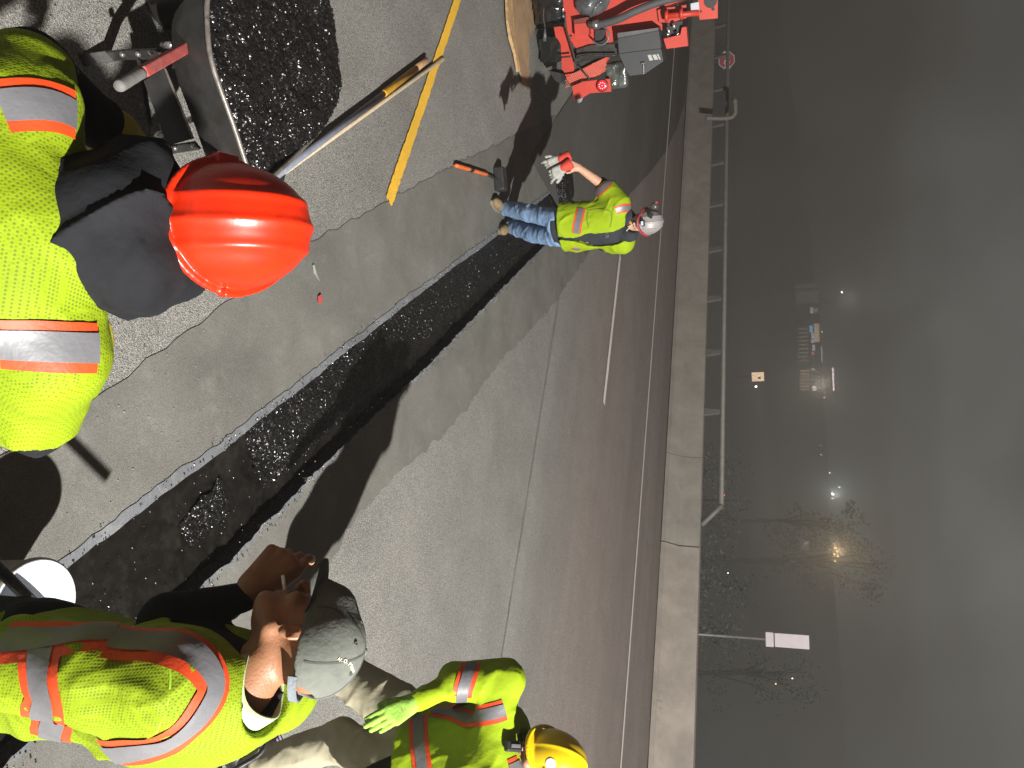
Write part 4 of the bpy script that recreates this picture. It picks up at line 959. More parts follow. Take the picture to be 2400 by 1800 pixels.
    for hp, kn, an in ((hA, kA, aA), (hB, kB, aB)):
        t_.cone(hp, kn, .130, .098, .04); t_.cone(kn, an + Vector((0, 0, .02)), .098, .086, .03)
    t_.wrinkle(.014, 34, (.35, .1, 1), 1.6, 2); t_.wrinkle(.006, 80, (1, 0, .7), 1.2, 9); t_.mesh('trousers', m_khaki, e)
    boot(e, aA, (-.9, -.3, 0), m_boot); boot(e, aB, (-.9, .1, 0), m_boot)
    return e
person_yellow()
# small items clipped at the thigh and the striped kneeling pad on the ground
# ================================================================== far person facing us (white helmet)
m_jean = mat('washed_denim', (.16, .25, .40), rough=.9, var=.18, vs_=10, bump=.3, bs=30, spec=.15, dirt=.35, dcol=(.07, .08, .09), ds=22)
m_tanb = mat('tan_suede', (.17, .12, .06), rough=.85, bump=.4, bs=60, var=.2); m_soleb = mat('pale_sole', (.16, .14, .11), rough=.8)
def person_far():
    z0 = 7.1; F = Vector((.55, -.85, 0)).normalized(); L = Vector((-F.y, F.x, 0)); R = Matrix((L, F, Vector((0, 0, 1)))).transposed()
    Nk = D(1358, 482, 7.0); hip = Nk + Vector((-.03, .03, -.60)); T = lambda x, y, z: Nk + R @ Vector((x, y, z)); H = lambda x, y, z: hip + R @ Vector((x, y, z))
    e = empty('person', (hip.x, hip.y, 0), 'man in blue jeans and grey safety helmet standing at the far end of the trench', 'person')
    HC = D(1388, 480, 6.93); HR = frame3(Vector((.22, -.9, -.25)), Vector((.05, -.1, 1)))
    h = Field(*bbox([HC, T(0, 0, 0)], .16), .006); head_prims(h, HC, HR, 1.03, neckdir=(0, -.3, -1))
    h.mesh('body', m_skinD, e)  # body mesh holds head and neck, nothing below
    HT = lambda x, y, z: HC + HR @ Vector((x, y, z))
    rsh = T(-.19, .0, -.07); rel = D(1300, 398, 7.0); rwr = D(1250, 362, 6.82); lsh = T(.18, 0, -.07); lel = T(.22, -.08, -.28); lwr = D(1308, 512, 7.12)
    h = Field(*bbox([rel, rwr], .14), .006); h.cone(rel, rwr, .046, .030, .01); hand_prims(h, rwr, D(1215, 352, 6.75) - rwr, (0, -1, .3), side=-1, curl=(45, 50, 52, 55), s=1.05); h.mesh('forearm', m_skinD, e)
    h = Field(*bbox([lel, lwr], .15), .006); h.cone(lel, lwr, .045, .03, .01); hand_prims(h, lwr, (.2, -.5, -.7), (.8, -.3, .3), side=-1, curl=(12, 35, 40, 40), s=1.05, spread=9); h.mesh('forearm', m_skinD, e)
    axis = Nk - hip; up_ = axis.normalized(); Rt = frame3(F, up_)
    m_goat = mat('brown_beard', (.05, .03, .018), rough=.9)
    b = Field(*bbox([HC], .15), .006); b.ell(HT(0, .075, -.098), (.028, .028, .028), HR, 0); b.cone(HT(-.025, .095, -.045), HT(.025, .095, -.045), .008, .008, .005); b.mesh('beard', m_goat, e)
    bm = bmesh.new(); a = HT(.01, .10, -.062); tube(bm, [a, a + HR @ Vector((.05, .05, -.03))], .0045, 8); from_bm('cigarette', bm, mat('cigarette_white', (.5, .5, .47), rough=.8), e)
    bm = bmesh.new()
    for q in (-1, 1):
        for k_ in range(1): tube(bm, [HT(q * .045, .085, .004), HT(q * .018, .105, .004)], .006, 6)
    from_bm('eyebrow_shadow', bm, m_goat, e) if False else bm.free()
    # charcoal hoodie
    j = Field(*bbox([hip, T(.3, .2, .1), T(-.3, -.2, .1), T(-.3, .2, .1), T(.3, -.2, .1), rel], .12), .009)
    j.cone(hip + axis * .05, hip + axis * .72, .135, .15, .05, sc=(1.35, 1, 1), R=Rt); j.cone(T(-.17, 0, -.08), T(.17, 0, -.08), .082, .082, .05)
    j.cone(rsh, rel.lerp(rsh, .02), .078, .066, .03); j.cone(lsh, lel, .075, .062, .03); j.cone(lel, lwr.lerp(lel, .35), .06, .05, .02)
    j.cone(T(-.06, .03, .01), T(.06, .03, .01), .07, .07, .03); j.ell(T(.08, .06, -.0), (.075, .08, .08), R, .03); j.cone(T(-.1, .02, .0), T(.1, .02, .0), .055, .06, .03)
    j.ell(T(0, .07, .065), (.055, .075, .075), R, .01, 's'); j.cone(hip + axis * .1, hip - axis * .2, .135, .132, .05, sc=(1.25, 1, 1), R=Rt)
    j.wrinkle(.010, 40, (.4, .2, 1), 1.3, 5); j.cut(hip - up_ * .15, -up_); jo = j.mesh('hoodie', m_char, e); bj = bvh_of(jo)
    # open vest
    v = Field(*bbox([hip, T(.3, .2, .1), T(-.3, -.2, .1), T(-.3, .2, .1), T(.3, -.2, .1), rel], .12), .0085)
    v.cone(hip + axis * .16, hip + axis * .72, .16, .172, .05, sc=(1.38, 1, 1), R=Rt); v.cone(T(-.17, 0.01, -.085), T(.17, 0.01, -.085), .112, .112, .05); v.cone(rsh, rsh.lerp(rel, .62), .115, .11, .04); v.cone(lsh, lsh.lerp(lel, .5), .10, .10, .04)
    v.cone(hip + axis * .3, hip - axis * .1, .17, .19, .05, sc=(1.3, 1, 1), R=Rt)
    v.ell(T(0, .02, .07), (.10, .11, .11), R, .01, 's')
    X, Y, Z = v.grid(); lx = (X - Nk.x) * L.x + (Y - Nk.y) * L.y; ly = (X - Nk.x) * F.x + (Y - Nk.y) * F.y; lz = (Z - Nk.z)
    # opening at the front, wedge wider at the chest on his left side
    c_ = np.interp(lz, [-.62, -.5, -.3, -.12, .0], [.03, .055, .09, .08, .05]); w_ = np.interp(lz, [-.62, -.5, -.35, -.12, .0], [.012, .012, .075, .065, .06])
    v.F = np.maximum(v.F, np.where(ly > .0, w_ - np.abs(lx - c_), -1).astype(np.float32))
    v.wrinkle(.013, 34, R @ Vector((.5, .2, 1)), 1.4, 2); v.wrinkle(.006, 80, R @ Vector((1, .2, .3)), 1.1, 6); v.cut(hip - up_ * .03, -up_)
    vo = v.mesh('vest', m_hiviz2, e); bv = bvh_of(vo); cc = lambda l: [cast(bv, x, y) for x, y in l]
    tape(bv, cc([(1262, 428), (1256, 450), (1250, 475), (1246, 495), (1245, 505)]), e, .085, .055); tape(bv, cc([(1250, 518), (1244, 540)]), e, .085, .055)
    tape(bv, cc([(1288, 420), (1302, 408), (1312, 396), (1318, 392)]), e, .08, .055); tape(bv, cc([(1330, 455), (1345, 450), (1362, 448), (1370, 447)]), e, .075, .045)
    tape(bv, cc([(1325, 520), (1340, 516), (1355, 513)]), e, .06, .035)
    # grey chest print on the hoodie
    p = cast(bj, 1307, 500)
    if p:
        n = bj.find_nearest(p)[1]; cu = bpy.data.curves.new('t', 'FONT'); cu.body = 'FXR'; cu.size = .05; cu.extrude = .001; to = bpy.data.objects.new('t', cu); COL.objects.link(to)
        up = (up_ - n * up_.dot(n)).normalized(); Mx = Matrix((up.cross(n), up, n)).transposed().to_4x4(); Mx.translation = p + n * .012 - up.cross(n) * .03
        dg = bpy.context.evaluated_depsgraph_get(); me = bpy.data.meshes.new_from_object(to.evaluated_get(dg)); me.transform(Mx); bpy.data.objects.remove(to); me.materials.clear(); link('chest_print', me, m_silver, jo)
    # pocket flap & label
    p = cast(bv, 1236, 437); n = bv.find_nearest(p)[1]; bm = bmesh.new(); box(bm, p + n * .006, (.028, .045, .003), frame(n, up_)); from_bm('label_patch', bm, m_boot, vo)
    ribbon('seam', bv, cc([(1268, 455), (1290, 452), (1318, 455), (1322, 470), (1318, 490)]), .008, .004, m_hair2, e, across=2)
    ribbon('seam', bv, cc([(1270, 458), (1268, 475), (1272, 492)]), .01, .004, m_hair2, e, across=2)
    # jeans
    aR = G(1075 * K, 452 * K) + Vector((0, 0, .10)); aL = G(1088 * K, 492 * K) + Vector((0, 0, .10)); 
    t_ = Field(*bbox([hip, aR, aL], .17), .009); t_.cone(hip + Vector((0, 0, .03)), hip - Vector((0, 0, .08)), .108, .108, .04, sc=(1.28, 1, 1), R=R)
    for q, an in ((-1, aR), (1, aL)):
        hp = H(q * .09, 0, -.08); kn = hp.lerp(an, .5) + F * .03 + L * q * .015; t_.cone(hp, kn, .098, .088, .03); t_.cone(kn, an + Vector((0, 0, .0)), .088, .082, .03)
    t_.cut((0, 0, .045), (0, 0, -1)); t_.wrinkle(.012, 40, (.3, .1, 1), 1.5, 4); t_.wrinkle(.006, 90, (1, 0, .8), 1.2, 9); t_.mesh('jeans', m_jean, e)
    boot(e, aR, (-.15, -.95, 0), m_tanb, m_soleb, 1.05); boot(e, aL, (.35, -.9, 0), m_tanb, m_soleb, 1.05)
    # helmet with headlamp strap, side lamp and ear protector
    m_hel = mat('scuffed_grey_shell', (.20, .19, .185), rough=.45, var=.12, dirt=.4, dcol=(.09, .085, .08), ds=18)
    HH = HT(0, -.005, .035); hh = hard_hat(e, HH, HR, m_hel, s=.98, ridges=(0.0, .05, -.05), slots=False)
    bh = bvh_of(hh); g = [bh.find_nearest(HH + HR @ Vector((.16 * math.sin(a), .18 * math.cos(a), .035)))[0] for a in [-1.6 + 3.2 * i / 10 for i in range(11)]]
    m_red = mat('red_webbing', (.22, .012, .02), rough=.7); ribbon('lamp_strap', bh, g, .024, .004, m_red, hh)
    m_led = mat('lamp_lens', (.35, .37, .42), rough=.15, emit=(.8, .85, 1), es=.35)
    p = HH + HR @ Vector((0, .168, .04)); bm = bmesh.new(); box(bm, p, (.055, .028, .032), HR, .007); lm = from_bm('headlamp', bm, m_boot, hh); bm = bmesh.new(); box(bm, p + HR @ Vector((0, .016, 0)), (.036, .006, .02), HR, .002); from_bm('lens', bm, m_led, lm)
    bm = bmesh.new(); box(bm, HH + HR @ Vector((-.06, .105, .09)), (.05, .012, .045), HR @ Matrix.Rotation(.5, 3, 'Y'), .004); from_bm('bracket', bm, m_boot, hh)
    bm = bmesh.new(); c = HH + HR @ Vector((-.135, .03, .10)); tube(bm, [c - HR.col[1] * .035, c - HR.col[1] * .02, c + HR.col[1] * .02, c + HR.col[1] * .035], [.02, .032, .032, .02], 14); lp = from_bm('side_torch', bm, mat('smoky_plastic', (.05, .05, .05), rough=.3), hh, True)
    bm = bmesh.new(); box(bm, c + HR @ Vector((-.03, .0, .02)), (.02, .04, .014), HR, .004); from_bm('red_tab', bm, mat('red_plastic', (.35, .04, .03), rough=.5), lp)
    return e, rwr
m_hair2 = mat('dark_olive_piping', (.10, .17, .01), rough=.9)  # dark olive for the vest seams
efar, rwr_far = person_far()
# pair of leather work gloves held in the right hand
gv = empty('work_gloves', (rwr_far.x, rwr_far.y, rwr_far.z - .2), 'white and red leather work gloves held in the hand of the man in jeans', 'gloves')
m_lth = mat('dirty_white_leather', (.26, .26, .24), rough=.85, var=.25, vs_=30, bump=.4, bs=60); m_cuff = mat('red_cuff', (.42, .035, .02), rough=.8)
for k_, (a, b_, s_) in enumerate(((D(1212, 345, 6.72), D(1172, 362, 6.72), 1), (D(1218, 362, 6.68), D(1186, 382, 6.70), -1))):
    g = Field(*bbox([a, b_], .16), .005); yd = b_ - a
    hand_prims(g, a, yd, (.2, -1, .2), side=s_, curl=(30, 55, 48, 35), s=1.12, rad=1.4, spread=6); go = g.mesh('glove', m_lth, gv)
    c = Field(*bbox([a, a - yd * .9], .12), .005); c.cone(a - yd * .35, a, .05, .042, .0); c.cone(a - yd * .5, a - yd * .3, .04, .04, .0, 's'); c.mesh('cuff', m_cuff, go)
# ================================================================== wheelbarrow with tar
def GD(x, y, z=0.0): return G(x * K, y * K, z)
m_steel = mat('blackened_steel', (.030, .029, .028), rough=.45, metal=.3, var=.3, vs_=12, bump=.1, dirt=.4, dcol=(.06, .05, .045), ds=9)
m_rim = mat('scraped_rim', (.22, .20, .18), rough=.4, metal=.6, var=.4, vs_=30)
m_chrome = mat('zinc_bolt', (.5, .5, .5), rough=.25, metal=.9, var=.1)
m_redw = mat('worn_red_wood', (.26, .05, .045), rough=.7, var=.3, vs_=18, bump=.2, dirt=.7, dcol=(.20, .14, .12), ds=16)
m_grip = mat('grey_grip', (.13, .125, .12), rough=.75, var=.2, bump=.2)
def wheelbarrow():
    zr = .62; out = [(447, 38), (449, 85), (455, 130), (473, 185), (502, 262), (532, 355), (546, 395), (561, 405), (584, 385), (630, 345), (671, 303), (709, 259), (728, 190), (731, 131), (721, 73), (701, 0), (660, -65), (600, -105), (520, -98), (465, -52), (446, -5)]
    R0 = [GD(x, y, zr) for x, y in out]; R0 = [p for i in range(len(R0)) for p in ([R0[i], R0[i] * .5 + R0[(i + 1) % len(R0)] * .5])]
    n = len(R0); R0 = [R0[(i - 1) % n] * .25 + R0[i] * .5 + R0[(i + 1) % n] * .25 for i in range(n)]
    c = sum(R0, Vector()) / n; e = empty('wheelbarrow', (c.x, c.y, 0), 'steel wheelbarrow heaped with glittering black tar mix beside the orange-hatted man', 'wheelbarrow')
    bm = bmesh.new(); lev = [(1.0, 0), (.985, -.03), (.93, -.13), (.84, -.235), (.76, -.26)]; rings = []
    for s_, dz_ in lev: rings.append([bm.verts.new(c + (p - c) * s_ + Vector((0, 0, dz_))) for p in R0])
    for s_, dz_ in lev[::-1]: rings.append([bm.verts.new(c + (p - c) * (s_ - .012) + Vector((0, 0, dz_ + .004))) for p in R0])
    for a, b in zip(rings, rings[1:]):
        for i in range(n): bm.faces.new((a[i], a[(i + 1) % n], b[(i + 1) % n], b[i]))
    bm.faces.new(rings[4][::-1]); bm.faces.new(rings[5]); from_bm('tray', bm, m_steel, e, True)
    bm = bmesh.new(); tube(bm, R0 + [R0[0], R0[1]], .0105, 8, False); from_bm('rolled_rim', bm, m_rim, e, True)
    def zf(X, Y):
        d = np.sqrt((X - c.x) ** 2 + (Y - c.y) ** 2); return zr - .035 + .05 * np.clip(1 - d / .5, 0, 1) + .05 * np.clip(((X - c.x) * -.42 + (Y - c.y) * .9) * 2.5, 0, 1) + .035 * (vnoise(X, Y, 8, 11) - .5) + .01 * vnoise(X, Y, 40, 12) + rng.uniform(0, .008, X.shape)
    o = grid_fill('tar_load', [c + (p - c) * (1.005 if (p - c).dot(Vector((-.42, .9, 0))) > .05 else .985) for p in R0], .0065, zf, m_mix, e, False, .35); o['kind'] = 'stuff'
    # handles
    for a, b, b2 in (((395, 103, .44), (305, 157, .52), (256, 187, .55)), ((462, 335, .44), (380, 400, .52), (330, 440, .55))):
        A, B, C_ = GD(*a), GD(*b), GD(*b2); d = (B - A).normalized(); A2 = A - d * .9; A2.z = .33
        bm = bmesh.new(); M_ = frame(d); L_ = (B - A2).length; box(bm, (A2 + B) / 2, (.048, .040, L_), frame(B - A2), .006); h = from_bm('handle', bm, m_redw, e)
        bm = bmesh.new(); tube(bm, [B - d * .02, B + (C_ - B) * .1, C_ - d * .012, C_], [.024, .021, .0215, .018], 18); from_bm('grip', bm, m_grip, h, True)
    # cross plate
    q = [GD(313, 174, .38), GD(354, 147, .38), GD(415, 300, .38), GD(364, 315, .38)]
    bm = bmesh.new(); vv = [bm.verts.new(p) for p in q] + [bm.verts.new(p - Vector((0, 0, .006))) for p in q]
    bm.faces.new(vv[:4]); bm.faces.new(vv[4:][::-1])
    for i in range(4): bm.faces.new((vv[i], vv[(i + 1) % 4], vv[4 + (i + 1) % 4], vv[4 + i]))
    pl = from_bm('cross_plate', bm, m_steel, e); bm = bmesh.new(); tube(bm, [q[1] + Vector((0, 0, .004)), q[2] + Vector((0, 0, .004))], .006, 8); from_bm('plate_flange', bm, m_rim, pl, True)
    def bar(pts, w, t, name='leg'):
        bm = bmesh.new(); P_ = [Vector(p) for p in pts]
        for a, b in zip(P_, P_[1:]): box(bm, (a + b) / 2, (w, t, (b - a).length + t), frame(b - a, Vector((.55, .83, .2))), .002)
        return from_bm(name, bm, m_steel, e)
    l1 = [GD(345, 116, .40), GD(272, 118, .20), GD(238, 121, .06), GD(200, 126, .02), GD(180, 130, .012)]; g = bar(l1, .045, .012)
    for x, y, z in ((325, 115, .40), (298, 117, .33), (264, 118, .24)): 
        bm = bmesh.new(); p = GD(x, y, z) ; p2 = p + (CO - p).normalized() * .02; lathe(bm, [(.0001, .008), (.009, .006), (.011, 0), (.011, -.03)], p2, CO - p, 12); from_bm('bolt', bm, m_chrome, g, True)
    g = bar([GD(425, 314, .36), GD(350, 326, .16), GD(318, 330, .03), GD(295, 333, .012)], .04, .012)
    for x, y, z in ((415, 314, .37), (378, 320, .27)):
        bm = bmesh.new(); p = GD(x, y, z); lathe(bm, [(.0001, .008), (.009, .006), (.011, 0), (.011, -.03)], p + (CO - p).normalized() * .02, CO - p, 12); from_bm('bolt', bm, m_chrome, g, True)
    bar([GD(300, 128, .15), GD(330, 300, .15)], .02, .008, 'leg_brace')
    for a, b in (((316, 302, .2), (358, 285, .3)), ((398, 264, .33), (430, 252, .37)), ((352, 98, .3), (372, 96, .37))):
        bm = bmesh.new(); tube(bm, [GD(*a), GD(*b)], .014, 12); from_bm('spacer', bm, m_chrome, e, True)
    # front wheel, under the nose of the tray
    w = Vector((c.x - .16, c.y + .42, 0)); ax = Vector((.93, .37, 0)); bm = bmesh.new(); prf = []
    for i in range(13): a = 2 * math.pi * i / 12; prf.append((.155 + .045 * math.cos(a), .045 * math.sin(a)))
    lathe(bm, prf, w + Vector((.0, -.0, .2)), ax, 36); wh = from_bm('wheel', bm, m_boot, e, True)
    bm = bmesh.new(); lathe(bm, [(.0001, -.02), (.12, -.02), (.12, .02), (.0001, .02)], w + Vector((.0, -.0, .2)), ax, 24); from_bm('wheel_rim', bm, m_steel, wh, True)
    return e
wheelbarrow()
# dark pail behind the wheelbarrow
p = GD(352, 8); e = empty('pail', p, 'black rubber pail half cut off at the top left edge, behind the wheelbarrow leg', 'bucket')
bm = bmesh.new(); lathe(bm, [(.0001, .0), (.115, .0), (.125, .03), (.15, .30), (.158, .305), (.158, .318), (.145, .318), (.14, .30), (.11, .02), (.0001, .018)], p, seg=40); from_bm('pail_body', bm, mat('sooty_rubber', (.012, .010, .009), rough=.45, dirt=.4, dcol=(.05, .03, .02), ds=10), e, True)
bm = bmesh.new(); tube(bm, curve_pts([p + Vector((-.15, 0, .31)), p + Vector((-.05, -.14, .34)), p + Vector((.10, -.11, .33)), p + Vector((.15, 0, .31))], 6), .004, 6); from_bm('bail', bm, m_rim, e, True)

# shovel with grey and yellow shaft, and a bare wooden handle beside it
e = empty('shovel', GD(600, 378, .03), 'long tool with grey shaft and yellow grip lying on the asphalt beside the wheelbarrow', 'shovel')
a, b, c_ = GD(575, 398, .05), GD(828, 203, .045), GD(922, 130, .045)
bm = bmesh.new(); tube(bm, [a, b], [.019, .021], 16); from_bm('shaft', bm, mat('grey_fibreglass', (.15, .16, .20), rough=.45, var=.12, vs_=20), e, True)
d = (c_ - b).normalized(); bm = bmesh.new(); tube(bm, [b, b + d * .02, c_ - d * .26], [.0225, .026, .026], 18); from_bm('grip', bm, mat('yellow_sleeve', (.48, .25, .015), rough=.55, dirt=.6, dcol=(.2, .1, .02), ds=12), e, True)
bm = bmesh.new(); tube(bm, [c_ - d * .262, c_ - d * .01, c_], [.0255, .026, .022], 18); from_bm('worn_end', bm, mat('worn_tan_wood', (.30, .17, .08), rough=.8, var=.2, vs_=20), e, True)
bm = bmesh.new(); prism(bm, [(-.10, 0), (.10, 0), (.105, .2), (.06, .28), (0, .3), (-.06, .28), (-.105, .2)], .003, frame((0, 0, 1), Vector((1, .8, 0))), a + (a - b).normalized() * .02 - Vector((0, 0, .045))); from_bm('blade', bm, m_steel, e)
e = empty('wooden_handle', GD(800, 230, .03), 'bare pale wooden tool handle lying alongside the yellow and grey one, crossing the yellow line', 'tool handle')
a, b = GD(615, 372, .022), GD(958, 126, .022); d = (b - a).normalized(); m_wood = mat('pale_ash_wood', (.36, .29, .19), rough=.75, var=.2, vs_=30, bump=.15)
bm = bmesh.new(); tube(bm, [a, b - d * .5, b - d * .2, b - d * .06, b - d * .012, b], [.014, .015, .018, .021, .018, .008], 16); from_bm('shaft', bm, m_wood, e, True)
# long-handled hammer with orange grip
e = empty('hammer', GD(1050, 375), 'orange-handled sledge hammer with black head lying in the shadow by the tan boots', 'hammer')
a, b, c_ = GD(984, 357, .03), GD(1052, 377, .03), GD(1075, 388, .03); m_or2 = mat('orange_rubber', (.55, .12, .02), rough=.6, dirt=.3, dcol=(.1, .03, .01), ds=30)
bm = bmesh.new(); tube(bm, [a, a.lerp(b, .05), b.lerp(a, .05), b], [.018, .024, .022, .017], 14, flat=.8); h = from_bm('grip', bm, m_or2, e, True)
bm = bmesh.new(); tube(bm, [a.lerp(b, .40), a.lerp(b, .5)], .026, 14, flat=.85); from_bm('black_band', bm, m_boot, h, True)
bm = bmesh.new(); tube(bm, [b, c_], .014, 12); from_bm('neck', bm, m_steel, e, True)
bm = bmesh.new(); R_ = frame((c_ - b), Vector((0, 0, 1))); box(bm, c_ + Vector((0, 0, .03)), (.11, .24, .12), R_, .018, 3); from_bm('head', bm, mat('dull_black_iron', (.03, .03, .03), rough=.5, metal=.3, bump=.3, var=.4, vs_=20), e)

# white bucket at the lower left with a dark pole across it
cb = G(86, 1420, .36); e = empty('bucket', (cb.x, cb.y, 0), 'white plastic bucket seen from above at the near end of the trench', 'bucket')
m_wb = mat('white_plastic', (.42, .44, .47), rough=.35, var=.05); m_ob = mat('scuffed_beige_plastic', (.26, .23, .20), rough=.5, dirt=.5, dcol=(.12, .09, .07), ds=8)
c0 = Vector((cb.x, cb.y, 0.0)); tilt = Matrix.Identity(3)
bm = bmesh.new(); lathe(bm, [(.0001, 0), (.125, 0), (.13, .01), (.148, .33), (.156, .335), (.156, .35), (.150, .358)], c0, seg=48); from_bm('bucket_shell', bm, m_ob, e, True)
bm = bmesh.new(); lathe(bm, [(.150, .358), (.146, .362), (.141, .358), (.122, .02), (.0001, .016)], c0, seg=48); from_bm('bucket_lining', bm, m_wb, e, True)
a, b = D(-30, 1200, 2.12), D(100, 1332, 2.24); e = empty('pole', b, 'dark metal pole with a pink mark leaning across the white bucket', 'pole')
m_pole = mat('scratched_dark_pole', (.045, .047, .055), rough=.4, metal=.4, var=.4, vs_=40, dirt=.5, dcol=(.2, .2, .2), ds=40)
dd = (b - a).normalized(); b3 = b + dd * .5; t = (a.z + 0) / 1; bm = bmesh.new(); tube(bm, [a - dd * .9, b3], .0165, 16); from_bm('pole_tube', bm, m_pole, e, True)
p = a.lerp(b, .74); bm = bmesh.new(); tube(bm, [p, p + dd * .028], .0169, 16); from_bm('pink_mark', bm, mat('pink_paint', (.32, .04, .08), rough=.6, var=.4, vs_=80), e, True)

# small things on the ground
def flat_bit(name, pts, m, label, cat, z=.012, lift=.01):
    bm = bmesh.new(); v = [bm.verts.new(GD(x, y, z + lift * abs(math.sin(i * 1.9)))) for i, (x, y) in enumerate(pts)]; f = bm.faces.new(v); r = bmesh.ops.extrude_face_region(bm, geom=[f])
    for q in r['geom']:
        if isinstance(q, bmesh.types.BMVert): q.co.z += .003
    return tag(from_bm(name, bm, m), label, cat)
flat_bit('red_scrap', [(686, 640), (693, 636), (697, 647), (692, 657), (687, 655)], mat('red_paper', (.35, .05, .04), rough=.8), 'small torn red scrap on the grey strip between hard hat and trench', 'scrap')
flat_bit('pale_scrap', [(675, 573), (678, 572), (683, 590), (690, 607), (684, 600), (677, 588)], mat('pale_paper', (.20, .20, .18), rough=.8), 'thin pale curled scrap on the grey strip just below the hard hat', 'scrap')
bm = bmesh.new(); c_ = GD(592, 1612, .06); box(bm, c_, (.09, .11, .05), frame((0, 0, 1), Vector((1, .5, 0))), .01); e = tag(from_bm('striped_pad', bm, mat('lilac_foam', (.22, .16, .26), rough=.8)), 'small lilac striped pad standing by the khaki trouser leg', 'pad')
bm = bmesh.new()
for i in range(5): box(bm, c_ + Matrix.Rotation(.46, 3, 'Z') @ Vector((.0, -.045 + .0225 * i, .0265)), (.092, .006, .004), Matrix.Rotation(.46, 3, 'Z'))
o = from_bm('stripes', bm, m_boot); o.parent = e
bm = bmesh.new(); tube(bm, curve_pts([GD(480, 1700, .02), GD(500, 1668, .25), GD(560, 1630, .35), GD(575, 1600, .36), GD(560, 1585, .33)], 8), .012, 8); tag(from_bm('black_hose', bm, m_boot, None, True), 'thin black cable curving beside the lilac pad at the bottom edge', 'cable')
# gravel crumbs and tar splashes round the work
def crumbs(name, n, reg, s0, s1, m, seed):
    r = random.Random(seed); bm = bmesh.new()
    for _ in range(n):
        x, y, z = reg(r); s_ = r.uniform(s0, s1); v = [bm.verts.new((x + s_ * r.uniform(.5, 1) * a, y + s_ * r.uniform(.5, 1) * b, z + s_ * c * .7)) for a, b, c in ((1, 0, 0), (-.5, .8, 0), (-.5, -.8, 0), (0, 0, 1))]
        for f in ((0, 1, 3), (1, 2, 3), (2, 0, 3)): bm.faces.new([v[i] for i in f])
    o = from_bm(name, bm, m); o['kind'] = 'stuff'; return o
def reg_road(r): p = G(r.uniform(0, 1500), r.uniform(0, 1800), 0); return p.x, p.y, .008
crumbs('grit', 900, reg_road, .003, .008, mat('grit_stone', (.16, .15, .14), rough=.9, var=.5, vs_=3), 3)
def reg_cut(r):
    L_ = LE if r.random() < .4 else RE; i_ = r.randrange(5, len(L_) - 3); p = L_[i_].lerp(L_[i_ + 1], r.random()); d = abs(r.gauss(0, .035)); sgn = -1 if L_ is LE else 1
    return p.x - TN.x * d * (1 if L_ is RE else -1) , p.y - TN.y * d * (1 if L_ is RE else -1), .014
crumbs('tar_crumbs', 1300, reg_cut, .003, .010, m_mix, 5)
# sparks of wet highlights: loose stones lying on the smooth tar
def reg_tar(r):
    while True:
        p = G(r.uniform(120, 720), r.uniform(930, 1500), dz)
        return p.x, p.y, dz + .012
crumbs('tar_pebbles', 500, reg_tar, .003, .008, m_mix, 8)

